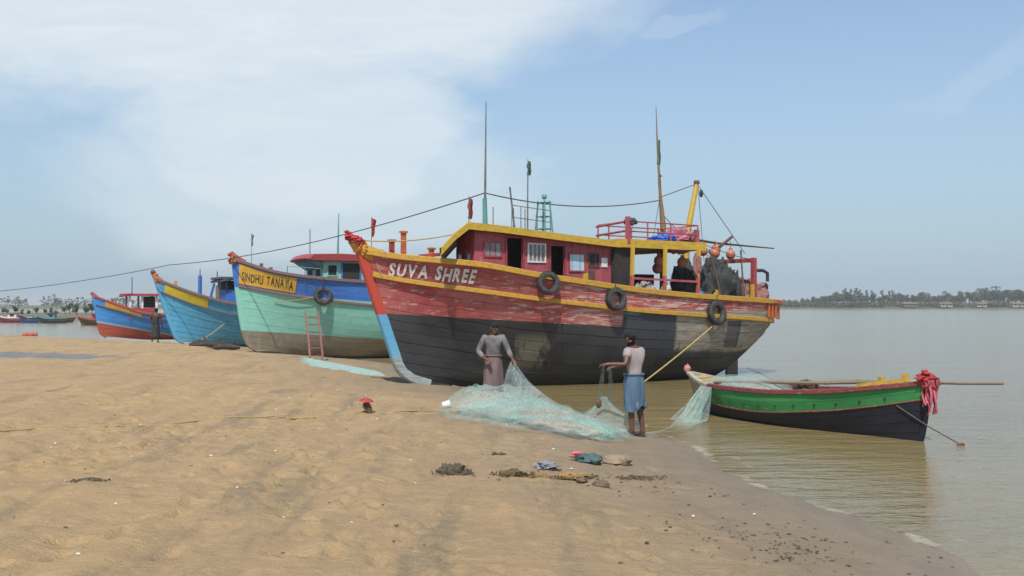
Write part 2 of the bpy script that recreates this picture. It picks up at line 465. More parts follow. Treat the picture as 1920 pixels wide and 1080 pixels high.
    def stem(s, root, mat, w=.16, fwd=.16, aft=.06, top=.1, name='stem_post'):
        U = np.linspace(0, 1, 22); X_ = s.xb(U); z = s.zk(0) + (s.zs(0) - s.zk(0)) * U
        X_ = np.append(X_, X_[-1] - (X_[-2] - X_[-1]) * top / (z[-1] - z[-2])); z = np.append(z, z[-1] + top)
        d = np.stack([np.gradient(X_), np.gradient(z)], 1); d /= np.linalg.norm(d, axis=1, keepdims=True)
        n = np.stack([-d[:, 1], d[:, 0]], 1)                    # forward and down
        def col(off, y): return np.stack([X_ + n[:, 0] * off, np.full_like(z, y), z + n[:, 1] * off], 1)
        ring = [col(fwd, -w * .32), col(fwd, w * .32), col(fwd * .8, w / 2), col(-aft, w / 2), col(-aft, -w / 2), col(fwd * .8, -w / 2)]
        A = np.stack(ring + ring[:1], 1); mb = MB(); mb.grid(A)
        mb.add(A[0][:6].tolist(), [tuple(range(6))]); mb.add(A[-1][:6].tolist(), [tuple(range(6))])
        return mb.build(name, mat, root)
    def patch(s, name, root, mat, x0, x1, zlo, zhi, side, off, n=20, th=.02):
        """a thin board bent onto the hull between x0 and x1; zlo, zhi are functions of x"""
        xs = np.linspace(x0, x1, n); k = np.linspace(0, 1, 5)
        Xg = np.repeat(xs[:, None], 5, 1); Zg = zlo(xs)[:, None] * (1 - k) + zhi(xs)[:, None] * k
        A = s.on(Xg, Zg, side, off); B = s.on(Xg, Zg, side, off - th)
        mb = MB(); mb.grid(A); mb.grid(B)
        rim = lambda G: np.concatenate([G[:, 0], G[-1, 1:], G[-2::-1, -1], G[0, -2:0:-1]])
        ra, rb = rim(A), rim(B); ra = np.concatenate([ra, ra[:1]]); rb = np.concatenate([rb, rb[:1]])
        mb.grid(np.stack([ra, rb]))
        return mb.build(name, mat, root)
def lettering(hull, root, text, mat, x0, x1, zb0, zb1, height, side, off, name='name_lettering', shear=0.0, bold=.012, flip=False, per=True):
    """painted capitals laid onto the hull, one mesh for each letter"""
    cu = bpy.data.curves.new('txt', 'FONT'); cu.size = 1; cu.offset = bold; cu.resolution_u = 3
    X0 = 0.0; adv = []
    for ch in text:
        if ch == ' ': adv.append((ch, None, X0, .45)); X0 += .45; continue
        cu.body = ch
        o = bpy.data.objects.new('txt', cu); COL.objects.link(o)
        bpy.context.view_layer.update()
        dg = bpy.context.evaluated_depsgraph_get(); ev = o.evaluated_get(dg); me = ev.to_mesh()
        bm = bmesh.new(); bm.from_mesh(me); bmesh.ops.triangulate(bm, faces=bm.faces)
        bmesh.ops.subdivide_edges(bm, edges=[e for e in bm.edges if e.calc_length() > .2], cuts=2, use_grid_fill=True)
        bmesh.ops.triangulate(bm, faces=bm.faces)
        vs = np.array([v_.co[:] for v_ in bm.verts]); fs = [tuple(q.index for q in f.verts) for f in bm.faces]
        ev.to_mesh_clear(); bm.free(); bpy.data.objects.remove(o)
        w = vs[:, 0].max() - vs[:, 0].min(); vs[:, 0] -= vs[:, 0].min()
        adv.append((ch, (vs, fs), X0, w)); X0 += w + .13
    tot = X0 - .13
    cap = .73; hand = random.Random(len(text))
    for ch, g, ox, w in adv:
        if g is None: continue
        vs, fs = g; vs = vs * np.array([1, hand.uniform(.92, 1.06), 1]); vs[:, 0] += vs[:, 1] * hand.uniform(-.06, .08); vs[:, 1] += hand.uniform(-.05, .05); k = (vs[:, 0] + ox) / tot
        xx = x0 + (x1 - x0) * k; zz = zb0 + (zb1 - zb0) * k + vs[:, 1] / cap * height
        P = hull.on(xx, zz, side, off)
        MB().add(P.tolist(), fs).build(name, mat, root, smooth=False)
    bpy.data.curves.remove(cu)
def hullmat(name, fn, grain=(1.2, 6, 6), rough=.62, bp=.4):
    """fn(nt, x, y, z, noises) -> colour"""
    m, nt, b = newmat(name); v = coords(nt); x, y, z = sep(v)
    sv = scl(v, grain)
    ns = dict(a=noi(sv, .9, 7, .62), b=noi(scl(v, (.62, 1.5, 4.2), (3, 1, 7)), 3.3, 9, .74), c=noi(scl(v, (.5, 1, .8), (1, 8, 2)), 1.1, 5, .6), d=noi(sv, 5, 6, .7), drip=noi(scl(v, (4, 4, .35), (7, 3, 1)), 1.6, 5, .6))
    setp(nt, b, Base_Color=fn(nt, x, y, z, ns), Roughness=ns['a'] * .3 + (rough - .15), Specular_IOR_Level=.35)
    bump(nt, b, ns['d'] * .6 + ns['b'] * .5, bp, .012)
    return m
def tyre(name, loc, rot, ro, ri, label, group, w=.18):
    t = thing(name, loc, 0, label, 'tyre', group); t.rotation_euler = rot
    prof = []
    c = (ro + ri) / 2; hr = (ro - ri) / 2
    for k in range(13):
        a = 2 * math.pi * k / 12
        prof.append((c + hr * math.copysign(abs(math.cos(a))**.6, math.cos(a)), w / 2 * math.copysign(abs(math.sin(a))**.6, math.sin(a))))
    MB().lathe(prof, 28).build('rubber_casing', M_RUB, t)
    mb = MB()
    for k in range(28):
        a = 2 * math.pi * k / 28; mb.box((math.cos(a) * (ro + .003), math.sin(a) * (ro + .003), 0), (.016, .05, w * .7), Matrix.Rotation(a, 3, 'Z'))
    mb.build('tread', M_RUB, t)
    return t
# ---- shared paints
M_RUB = pm('rubber', (.022, .021, .021), (.055, .052, .05), 8, .75, .5)
M_YEL = pm('yellow_paint', (.50, .285, .028), (.38, .20, .03), 7, .55, .3, (1, 3, 3), (.24, .17, .10), .60, 8)
M_YEL2 = pm('yellow_trim', (.54, .36, .035), (.42, .26, .03), 5, .5, .2, (1, 3, 3), (.30, .23, .13), .66, 9)
M_RED = pm('red_paint', (.36, .055, .055), (.26, .035, .04), 5, .55, .25, (1, 1, 3), (.42, .20, .19), .62, 9)
M_ORA = pm('orange_paint', (.48, .14, .035), (.36, .085, .03), 6, .55, .25, (1, 3, 3), (.28, .18, .12), .64, 9)
M_PINK = pm('faded_red_paint', (.38, .085, .105), (.30, .06, .08), 4, .55, .25, (1, 1, 1), (.46, .27, .28), .64, 8)
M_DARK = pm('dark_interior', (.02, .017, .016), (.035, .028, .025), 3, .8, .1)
M_WOOD = pm('grey_wood', (.17, .125, .085), (.25, .20, .15), 4, .75, .4, (1, 6, 6))
M_DECK = pm('deck_wood', (.20, .14, .09), (.13, .095, .065), 4, .7, .4, (1, 5, 5))
M_BROWN = pm('brown_wood', (.13, .065, .035), (.08, .045, .028), 5, .7, .4, (1, 6, 6))
M_STEEL = pm('grey_steel', (.20, .205, .20), (.13, .12, .11), 8, .5, .2, (1, 1, 1), (.14, .07, .04), .62, 9, .4)
M_ROPE = pm('dark_rope', (.075, .06, .05), (.12, .10, .08), 30, .85, .5)
M_YROPE = pm('yellow_rope', (.42, .32, .12), (.32, .25, .10), 30, .8, .5)
M_WHITE = pm('white_paint', (.72, .70, .68), (.55, .52, .50), 7, .5, .2, (1, 1, 1), (.36, .12, .10), .60, 12)
M_BLACK = pm('black_paint', (.025, .025, .027), (.05, .045, .04), 7, .5, .2)
M_BLUE = pm('blue_paint', (.045, .16, .47), (.03, .12, .36), 5, .5, .2, (1, 1, 2), (.20, .30, .45), .68, 9)
M_MINT = pm('mint_paint', (.25, .52, .42), (.20, .44, .37), 4, .5, .2, (1, 1, 2), (.33, .44, .36), .66, 8)
M_TEAL = pm('teal_paint', (.10, .30, .27), (.07, .22, .21), 4, .5, .2)
def glass_mat():
    m, nt, b = newmat('window_glass'); v = coords(nt); n = noi(v, 2.5, 4, .6)
    setp(nt, b, Base_Color=mix(nt, n.step(.4, .6), (.22, .24, .25), (.12, .14, .15)), Roughness=n * .2 + .08, Specular_IOR_Level=.7)
    return m
M_GLASS = glass_mat()
def flag(root, p, h, w, fh, mat, r=.012, name='flag', polemat=None, seed=0, hang=.6):
    """pole with a limp flag"""
    p = Vector(p)
    MB().tube([p, p + Vector((0, 0, h))], [r * 1.2, r * .7], 6).build('flag_pole', polemat or M_WOOD, root)
    A = []
    for i in range(7):
        row = []
        for j in range(9):
            k = i / 6; q = j / 8
            row.append((p.x + w * k * (1 - hang * q * .8) + .02 * math.sin(q * 9 + k * 7 + seed), p.y + .06 * math.sin(k * 8 + q * 5 + seed), p.z + h - .04 - fh * q - .5 * hang * w * k))
        A.append(row)
    A = np.array(A); mb = MB(); mb.grid(A); mb.grid(A + np.array([0, .004, 0])); mb.build(name, mat, root)
def railing(name, root, pts, h, mat, r=.022, rails=(1, .5)):
    """each post and each rail a piece of its own"""
    for p in pts: MB().tube([p, (p[0], p[1], p[2] + h)], r, 7).build('railing_post', mat, root)
    for f in rails:
        MB().tube([(p[0], p[1], p[2] + h * f) for p in pts], r * .85, 7).build('railing_bar', mat, root)
def window(root, x0, x1, z0, z1, y, side, fm, gm, bars=0, dep=.03, axis='y'):
    """frame proud of the wall with a recessed pane; wall plane at y (or x)"""
    w = MB(); t = .04
    def pos(a, z, o): return (a, y + side * o, z) if axis == 'y' else (y + side * o, a, z)
    def sz(a, z, o): return (a, o, z) if axis == 'y' else (o, a, z)
    for (a, z, sa, szz) in (((x0 + x1) / 2, z0 - t / 2, x1 - x0 + 2 * t, t), ((x0 + x1) / 2, z1 + t / 2, x1 - x0 + 2 * t, t), (x0 - t / 2, (z0 + z1) / 2, t, z1 - z0), (x1 + t / 2, (z0 + z1) / 2, t, z1 - z0)):
        w.box(pos(a, z, dep / 2), sz(sa, szz, dep))
    o = w.build('window', fm, root, smooth=False)
    MB().box(pos((x0 + x1) / 2, (z0 + z1) / 2, .004), sz(x1 - x0, z1 - z0, .008)).build('pane', gm, o, smooth=False)
    for k in range(bars):
        a = x0 + (x1 - x0) * (k + 1) / (bars + 1)
        MB().box(pos(a, (z0 + z1) / 2, .016), sz(.022, z1 - z0, .014)).build('window_bar', fm, o, smooth=False)
    return o
def wall_with_holes(x0, x1, z0, z1, holes, y, th, root, mat, name='cabin_wall', low_front=0):
    """upright wall along x split round door openings (list of x0,x1,ztop)"""
    mb = MB(); cur = x0
    z1f = z1 if callable(z1) else (lambda x: z1)
    def pan(a, b_, lo):
        if a < 2.4 and low_front: lo = low_front
        za, zb = z1f(a), z1f(b_)
        P = [(a, y - th / 2, lo), (b_, y - th / 2, lo), (b_, y - th / 2, zb), (a, y - th / 2, za)]
        Q = [(p[0], y + th / 2, p[2]) for p in P]
        mb.add(P + Q, [(0, 1, 2, 3), (7, 6, 5, 4), (0, 4, 5, 1), (1, 5, 6, 2), (2, 6, 7, 3), (3, 7, 4, 0)])
    for a, b_, zt in holes:
        pan(cur, a, z0); pan(a, b_, zt); cur = b_
    pan(cur, x1, z0)
    return mb.build(name, mat, root, smooth=False)

# ================================================================ the big red trawler
TH = R(35)
red = thing('fishing_trawler', (-2.945, 26.03, 0), TH, 'red and black wooden trawler with yellow rails and flaking white name, beached on the waterline', 'boat')
LR = 14.1
def tk(l): return [((x + 1) / LR, z) for x, z in l]
HR = Hull(xb=[(0, .95), (.05, .42), (.12, .12), (.25, -.06), (1, -1.0)], xs=[(0, 11.9), (.3, 12.55), (1, 13.1)],
          zk=[(0, .18), (.1, 0), (.3, -.45), (.75, -.6), (.86, -.3), (.94, .35), (1, .95)],
          zl=tk([(-1, 2.97), (-.35, 2.83), (.34, 2.72), (1.58, 2.55), (2.97, 2.37), (4.54, 2.2), (6.36, 2.04), (8.45, 1.92), (10.82, 1.8), (13.1, 1.67)]),
          zs=tk([(-1, 3.55), (-.35, 3.42), (.34, 3.34), (1.58, 3.22), (2.97, 2.99), (4.54, 2.79), (6.36, 2.6), (8.45, 2.46), (10.82, 2.36), (13.1, 2.27)]),
          b=[(0, .07), (.07, .72), (.147, 1.3), (.26, 1.8), (.4, 2.12), (.54, 2.2), (.8, 2.1), (.95, 1.8), (1, 1.4)])
def redpaint(nt, x, y, z, n):
    red_ = mix(nt, n['a'].step(.35, .65), (.42, .085, .080), (.32, .058, .060))
    red_ = mix(nt, n['c'].step(.42, .66) * .6, red_, (.44, .17, .15))
    aft = x.step(1.2, 5.0)
    flake = (n['b'] + aft * .07 - (z - 2.55).step(.3, .9) * .03).step(.575, .61)
    red_ = mix(nt, flake * .85, red_, (.56, .40, .33))
    fl2 = (n['d'] + aft * .06).step(.62, .67)
    red_ = mix(nt, fl2 * .7, red_, (.30, .22, .17))
    red_ = mix(nt, n['drip'].step(.56, .72) * .45, red_, (.17, .045, .04))
    blk = mix(nt, n['c'].step(.35, .65), (.030, .030, .032), (.056, .056, .058))
    blk = mix(nt, n['b'].step(.64, .72) * .5, blk, (.12, .105, .085))
    pale = ((x - 3.35).abs() + (n['drip'] - .5) * 1.6).step(.55, .1) * z.step(.3, .8) * z.step(1.55, 1.15)
    blk = mix(nt, pale * .75, blk, (.20, .185, .13))
    aftb = x.step(5.4, 6.0) * z.step(.55, .9)
    blk = mix(nt, aftb * .75, blk, (.055, .062, .075))
    wood = mix(nt, n['b'].step(.38, .62), (.36, .32, .25), (.21, .185, .15))
    wood = mix(nt, n['drip'].step(.60, .68) * .8, wood, (.055, .053, .05))
    wood = mix(nt, n['d'].step(.62, .68) * .7, wood, (.36, .31, .24))
    line = z - 1.99 + (x + .5) * .064 + (n['b'] - .5) * .05
    zone_red = line.step(-.012, .012)
    zone_red = zone_red * (1.0 - x.step(5.75, 5.82) * (z - 2.07 + x * .004).step(.03, -.03))
    colr = mix(nt, zone_red, blk, red_)
    inw = (x + (n['b'] - .5) * .35 + (z - 1.4) * .1).step(7.75, 7.88) * (z + (n['c'] - .5) * .35 + (x - 9.0) * .02).step(.78, .92) * (1.0 - zone_red)
    colr = mix(nt, inw, colr, wood)
    pb = (x - 10.25).abs().step(.34, .30) * (z - 1.32).abs().step(.42, .38)
    colr = mix(nt, pb * .85 * (1.0 - zone_red), colr, (.05, .052, .06))
    edge = (x - 6.0).abs().step(.5, .2) * (z - 1.99).abs().step(.10, .04) * n['b'].step(.4, .55)
    colr = mix(nt, edge * .6, colr, (.22, .32, .34))
    slime = (z + (n['b'] - .5) * .3).step(.38, .18)
    colr = mix(nt, slime * .8, colr, (.016, .015, .014))
    return colr
MH_RED = hullmat('red_hull_paint', redpaint)
HR.core(red, MH_RED)
HR.planks(red, MH_RED, 10, 4, [.3, .55, .78], seed=3)
HR.inner(red, M_RED, .62)
HR.deck(red, M_DECK, .62)
for sd_ in (-1, 1):
    HR.rail('gunwale', red, 2.0, .085, .15, M_YEL, 0, .93, sd_, inner=.11, drop=.0)
    HR.rail('gunwale', red, 2.0, .08, .13, M_ORA, .932, 1, sd_, inner=.11, n=10)
    HR.rail('rubbing_strake', red, 1.0, .085, .12, M_YEL, 0.003, 1, sd_, inner=.01)
def stempaint(nt, x, y, z, n):
    c_ = mix(nt, z.step(1.93, 1.97), mix(nt, n['a'].step(.3, .7), (.10, .34, .55), (.16, .40, .56)), (.48, .07, .045))
    return mix(nt, (z + (n['b'] - .5) * .3).step(.95, .75), c_, mix(nt, n['b'].step(.4, .65), (.38, .43, .43), (.22, .23, .21)))
HR.stem(red, hullmat('red_stem_paint', stempaint), w=.20, fwd=.17, top=.12)
# transom
T1 = HR.p(np.full(12, 1.0), np.linspace(.5, 2, 12), -1); T2 = T1 * np.array([1, -1, 1])
for k in range(5):
    A = T1 + (T2 - T1) * (k / 5 + .004); B = T1 + (T2 - T1) * ((k + 1) / 5 - .004); sh = np.array([.03, 0, 0])
    MB().grid(np.stack([A, A + sh, B + sh, B])).build('transom_plank', MH_RED, red)
MB().bar((13.1, -1.45, 2.27), (13.1, 1.45, 2.27), .18, .14).build('transom_cap', M_ORA, red)
# keel
kx = np.linspace(.06, .9, 20); KP = HR.pu(kx, np.zeros(20), 1); mb = MB()
mb.tube([(p[0], 0, p[2] - .05) for p in KP], .11, 6); mb.build('keel', M_WOOD, red)
MB().box((12.35, 0, .35), (.5, .09, 1.5)).build('rudder', M_WOOD, red)
# bow ornament
mb = MB(); mb.tube([(-.5, 0, 3.36), (-.88, 0, 3.50), (-1.14, 0, 3.66), (-1.32, 0, 3.82)], [.24, .2, .15, .09], 10)
mb.build('prow_horn', M_YEL, red)
mb = MB(); 
for k, (a, b_, c_, s_) in enumerate([(-1.40, 0, 4.02, .14), (-1.52, -.02, 4.12, .09), (-1.55, .02, 4.2, .05), (-1.28, -.07, 4.0, .12), (-1.18, .06, 3.96, .11), (-1.33, -.12, 3.94, .08)]):
    mb.ell((a + .13, b_, c_ - .18), (s_ * 1.15, s_ * .9, s_ * .7), 16, 11, .8, 3 + k)
mb.build('prow_cloth', pm('red_cloth', (.42, .04, .035), (.30, .025, .03), 9, .85, .5), red)
mb = MB()
for q in range(2):
  for k in range(14):
    a = k / 14 * 2 * math.pi; mb.ell((-1.13 + q * .13 + .06 * math.sin(a), (.17 + .025 * q) * math.cos(a), 3.68 - q * .09 + (.15 + .02 * q) * math.sin(a)), (.034, .036, .036), 6, 5, .4, k + q)
mb.build('garland', pm('marigold', (.62, .24, .02), (.5, .12, .02), 20, .8, .5), red)
# fore deck hatch boards between the bow rails
for k in range(5):
    x0 = -.55 + k * .3; w = float(HR.b(np.array((x0 + 1) / LR))) - .03
    MB().box((x0 + .15, 0, float(HR.zs(np.array((x0 + 1) / LR))) - .03), (.285, max(.2, 2 * w * .9), .04)).build('foredeck_board', M_ORA, red, smooth=False)
# bitts
for px, pz, hh, mt in ((.12, 3.30, .75, M_ORA), (-.22, 3.40, .42, M_RED), (.95, 3.2, .45, M_ORA)):
    mb = MB(); mb.box((px, -.1, pz + hh / 2), (.11, .11, hh)); mb.box((px, -.1, pz + hh + .02), (.17, .17, .05)); mb.build('bitt', mt, red, smooth=False)
MB().bar((.95, -.5, 3.5), (.95, .5, 3.5), .08, .08).build('bitt_bar', M_RED, red, smooth=False)
# ---- wheelhouse
CW = 1.3
roofz = lambda x: 4.22 - .060 * (x - 1.17)
holes = [(2.48, 3.0, 3.95), (3.91, 4.40, 3.79)]
wz = lambda x: roofz(x) - .10
cabin = wall_with_holes(1.5, 6.15, 2.4, wz, holes, -CW, .06, red, M_PINK, low_front=2.98)
wall_with_holes(3.0, 6.15, 2.4, wz, [], CW, .06, red, M_PINK)
for i in range(17):   # vertical boards on the port wall
    xx = 1.58 + i * .28
    if any(a - .05 < xx < c_ + .05 for a, c_, _ in holes): continue
    zl0 = 3.0 if xx < 2.4 else 2.5
    MB().box((xx, -CW - .034, (zl0 + wz(xx)) / 2), (.018, .012, wz(xx) - zl0)).build('wall_batten', M_PINK, cabin, smooth=False)
# faceted front
fr = [(1.5, -CW), (1.58, -.75), (1.72, -.1), (3.0, CW)]
for (xa, ya), (xc, yc) in zip(fr[:-1], fr[1:]):
    mb = MB(); ht = 3.55 + (min(xa, xc) > .6) * .25
    mb.add([(xa, ya, 3.1), (xc, yc, 3.1), (xc, yc, wz(xc)), (xa, ya, wz(xa)),
            (xa + .05, ya * .97, 3.1), (xc + .05, yc * .97, 3.1), (xc + .05, yc * .97, wz(xc)), (xa + .05, ya * .97, wz(xa))],
           [(0, 1, 2, 3), (7, 6, 5, 4), (2, 6, 7, 3)])
    o = mb.build('front_wall', M_PINK, red, smooth=False)
    a_, c_ = Vector((xa, ya, 0)), Vector((xc, yc, 0)); d_ = (c_ - a_); n_o = Vector((-abs(d_.y), d_.x if d_.y > 0 else -d_.x, 0)).normalized()
    n_o = Vector((d_.y, -d_.x, 0)).normalized(); n_o = n_o if n_o.x < 0 else -n_o
    q = [a_ + d_ * f + n_o * .02 for f in (.2, .8)]
    mb = MB(); mb.add([(q[0].x, q[0].y, 3.28), (q[1].x, q[1].y, 3.28), (q[1].x, q[1].y, 3.66), (q[0].x, q[0].y, 3.66)], [(0, 1, 2, 3)])
    mb.build('pane', M_GLASS, o, smooth=False)
    for (e0, e1) in (((q[0].x, q[0].y, 3.26), (q[1].x, q[1].y, 3.26)), ((q[0].x, q[0].y, 3.68), (q[1].x, q[1].y, 3.68)), ((q[0].x, q[0].y, 3.24), (q[0].x, q[0].y, 3.7)), ((q[1].x, q[1].y, 3.24), (q[1].x, q[1].y, 3.7))):
        MB().bar(e0, e1, .05, .05).build('window_frame', M_RED, o, smooth=False)
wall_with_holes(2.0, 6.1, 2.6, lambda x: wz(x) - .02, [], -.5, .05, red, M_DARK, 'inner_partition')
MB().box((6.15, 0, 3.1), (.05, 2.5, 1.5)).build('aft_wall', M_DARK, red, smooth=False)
# door jambs and half doors
for a, c_, zt in holes:
    for xx in (a - .02, c_ + .02): MB().box((xx, -CW - .04, (2.5 + zt) / 2), (.045, .05, zt - 2.5)).build('door_jamb', M_RED, cabin, smooth=False)
    MB().box(((a + c_) / 2, -CW - .04, zt + .02), (c_ - a + .08, .05, .045)).build('door_lintel', M_RED, cabin, smooth=False)
    MB().box((a + .05, -CW + .25, 3.15), (.04, .5, 1.2)).build('open_door', M_BROWN, cabin, smooth=False)
window(cabin, 1.80, 2.30, 3.47, 3.80, -CW - .03, -1, M_RED, M_GLASS, 2)
window(cabin, 3.20, 3.72, 3.36, 3.80, -CW - .03, -1, M_WHITE, M_GLASS, 3)
M_POST = pm('pale_blue_board', (.30, .52, .62), (.45, .60, .64), 3, .5, .1)
window(cabin, 4.58, 5.08, 3.14, 3.58, -CW - .03, -1, M_RED, M_POST, 0)
window(cabin, 5.26, 5.58, 3.28, 3.60, -CW - .03, -1, M_BROWN, M_DARK, 0)
MB().box((5.80, -CW - .045, 3.38), (.22, .02, .26)).build('notice_board', M_WHITE, cabin, smooth=False)
MB().box((5.34, -CW - .05, 2.98), (.2, .04, .36)).build('wall_locker', M_BROWN, cabin, smooth=False)
MB().box((5.12, -CW - .055, 2.95), (.16, .05, .24)).build('wall_box', M_YEL2, cabin, smooth=False)
# roof: hood dipping over the bow
prof = [(.38, 3.56), (.76, 3.93), (1.17, 4.22), (2.2, roofz(2.2) + .015), (4, roofz(4)), (6.2, roofz(6.2))]
mb = MB(); RW = 1.55
ys = np.linspace(-RW, RW, 9)
skew = lambda x, y: x + .62 * (y + RW) * max(0, min(1, (4.2 - x) / 3.0))      # raked front edge
top = np.array([[(skew(x, y), y, z + .10 * (1 - (y / RW)**2)) for y in ys] for x, z in prof]); bot = top - np.array([0, 0, .07])
mb.grid(top); mb.grid(bot)
roof = mb.build('roof', pm('roof_paint', (.30, .06, .05), (.22, .05, .045), 4, .6, .2), red)
for sd_ in (-1, 1):
    mb = MB(); P = np.array([(skew(x, sd_ * RW), sd_ * (RW + .01), z) for x, z in prof])
    A = np.stack([P + np.array([0, -.03, -.12]), P + np.array([0, .03, -.12]), P + np.array([0, .03, .06]), P + np.array([0, -.03, .06]), P + np.array([0, -.03, -.12])], 1)
    mb.grid(A); mb.add(A[0][:4].tolist(), [(0, 1, 2, 3)]); mb.add(A[-1][:4].tolist(), [(0, 1, 2, 3)])
    mb.build('roof_fascia', M_YEL2, roof, smooth=False)
mb = MB(); P = np.array([(skew(.38, y) - .02, y, 3.56 + .1 * (1 - (y / RW)**2)) for y in np.linspace(-RW + .025, RW - .025, 9)])
A = np.stack([P + np.array([-.03, 0, -.1]), P + np.array([.02, 0, -.1]), P + np.array([.02, 0, .045]), P + np.array([-.03, 0, .045]), P + np.array([-.03, 0, -.1])], 1); mb.grid(A)
mb.build('visor_fascia', M_YEL2, roof, smooth=False)
# roof gear
MB().tube([(2.69, 0, 4.1), (2.7, 0, 5.2), (2.73, 0, 7.75)], [.055, .035, .012], 8).build('whip_antenna', M_STEEL, red)
MB().tube([(2.69, -.02, 4.15), (2.66, -.04, 5.1)], [.075, .06], 8).build('antenna_mount', M_TEAL, red)
mb = MB(); mb.tube([(3.86, .2, 4.1), (3.66, .2, 5.5)], .025, 6); mb.build('stub_antenna', M_STEEL, red)
MB().tube([(4.12, 0, 4.05), (4.14, 0, 5.9)], .018, 6).build('pennant_pole', M_STEEL, red)
flag(red, (4.14, 0, 4.1), 2.2, .13, .38, pm('dark_green_flag', (.03, .09, .055), None, 6, .85), .014, hang=.8)
for xx, yy in ((4.55, -.25), (4.85, -.25), (4.55, .25), (4.85, .25)):
    MB().tube([(xx, yy, 4.0), (4.7 + (xx - 4.7) * .6, yy * .6, 5.15)], .025, 6).build('lattice_leg', M_TEAL, red)
for z in (4.35, 4.7, 5.1):
    MB().tube([(4.58, -.18, z), (4.82, -.18, z), (4.82, .18, z), (4.58, .18, z), (4.58, -.18, z)], .018, 6).build('lattice_ring', M_TEAL, red)
MB().lathe([(.0, 0), (.05, 0), (.075, .04), (.075, .1), (.03, .14), (0, .14)], 12, (4.66, -.08, 5.22), (-.5, -.6, .5)).build('search_light', M_TEAL, red)
railing('roof_rail', red, [(3.1, -.7, roofz(3.1) + .06), (3.4, -.7, roofz(3.4) + .06), (3.95, -.7, roofz(3.95) + .06), (4.4, -.7, roofz(4.4) + .06)], .72, M_STEEL, .013, (1, .55))
for xx in (3.3, 4.0, 4.4): MB().tube([(xx, .5, 4.0), (xx, .5, 4.95)], .014, 6).build('aerial', M_STEEL, red)
flag(red, (1.25, -1.45, 4.1), .85, .14, .5, pm('maroon_flag', (.20, .02, .035), None, 6, .85), .014, hang=.8)
MB().box((2.0, -1.2, 4.24), (.4, .3, .05)).build('roof_hatch', M_BLACK, red, smooth=False)
# ---- aft platform on posts
PZ = 3.93
pl = MB().box((7.85, 0, PZ + .0), (3.3, 3.1, .05)).build('awning_deck', pm('awning_underside', (.20, .10, .06), None, 4, .7), red, smooth=False)
for c_, s_ in (((7.85, -1.6, PZ), (3.36, .06, .24)), ((7.85, 1.6, PZ), (3.36, .06, .24)), ((6.2, 0, PZ + .003), (.06, 3.13, .235)), ((9.5, 0, PZ + .003), (.06, 3.13, .235))):
    MB().box(c_, s_).build('awning_fascia', M_YEL2, pl, smooth=False)
def postpaint():
    m, nt, b = newmat('post_paint'); v = coords(nt); x, y, z = sep(v); n = noi(v, 6, 5)
    setp(nt, b, Base_Color=mix(nt, (z + (n - .5) * .1).step(3.0, 3.06), (.40, .10, .085), (.52, .34, .035)), Roughness=.55); bump(nt, b, n, .2, .01); return m
M_POSTS = postpaint()
for sd_ in (-1, 1):
    for xx in (6.5, 7.75, 9.1):
        MB().box((xx + .05, sd_ * 1.86 if False else sd_ * 1.66, 3.05), (.085, .085, 1.75), Matrix.Rotation(R(2), 3, 'Y')).build('awning_post', M_POSTS, red, smooth=False)
    MB().bar((6.5, sd_ * 1.66, 2.95), (9.1, sd_ * 1.66, 2.88), .05, .06).build('side_bar', M_PINK, red, smooth=False)
railing('platform_rail', red, [(6.45, -1.6, PZ), (7.2, -1.6, PZ), (8.1, -1.6, PZ), (9.2, -1.6, PZ), (9.3, -.8, PZ), (9.2, .1, PZ), (8.1, .1, PZ), (7.2, .1, PZ), (6.7, .0, PZ), (6.45, -1.6, PZ)], .62, M_PINK, .024, (1, .55))
for z in (.62, .36):
    MB().tube([(6.45, -1.6, PZ + z), (6.55, -.1, PZ + z - .06)], .035, 6).build('rail_timber', M_PINK, red)
MB().box((6.45, -1.6, PZ + .38), (.11, .11, .74)).build('corner_post', M_PINK, red, smooth=False)
MB().box((9.2, -1.55, PZ + .25), (.12, .12, .5)).build('corner_post', M_PINK, red, smooth=False)
# mast and derrick
MB().tube([(9.3, 0, 2.0), (9.32, 0, 4.6), (9.2, 0, 5.6), (9.08, 0, 7.2), (9.03, 0, 8.35)], [.11, .095, .05, .026, .010], 9).build('mast', pm('mast_wood', (.25, .15, .06), (.18, .10, .05), 6, .6, .3, (3, 3, 1)), red)
flag(red, (9.1, -.02, 5.9), 1.45, .10, .75, pm('green_flag', (.02, .12, .08), None, 6, .85), .012, hang=.9)
MB().tube([(9.05, -.2, 6.15), (9.3, .15, 6.28)], .025, 6).build('mast_spreader', M_BROWN, red)
MB().tube([(10.25, 0, 2.2), (10.35, 0, 4.4), (10.78, 0, 6.08)], [.10, .095, .075], 10).build('derrick', M_YEL2, red)
MB().lathe([(0, -.06), (.09, -.06), (.10, 0), (.08, .06), (0, .07)], 12, (10.78, 0, 6.1)).build('derrick_cap', M_BROWN, red)
MB().ell((10.9, -.08, 5.75), (.07, .06, .13), 8, 6).build('pulley_block', M_BLACK, red)
MB().tube([(10.78, 0, 6.05), (9.26, 0, 5.55)], .014, 5).build('stay_wire', M_ROPE, red)
MB().tube([(10.85, 0, 6.0), (13.0, 0, 3.9)], .012, 5).build('stay_wire', M_ROPE, red)
MB().tube([(10.85, 0, 5.9), (11.1, 0, 3.6)], .010, 5).build('stay_wire', M_ROPE, red)
MB().tube([(9.26, 0, 5.5), (9.9, .5, 4.1)], .010, 5).build('stay_wire', M_ROPE, red)
MB().tube([(9.2, 0, 5.6), (8.3, -.6, 4.0)], .010, 5).build('stay_wire', M_ROPE, red)
MB().tube([(9.2, .1, 4.42), (11.8, .1, 4.20), (14.55, .1, 4.12)], [.045, .04, .02], 7).build('boom', M_BROWN, red)
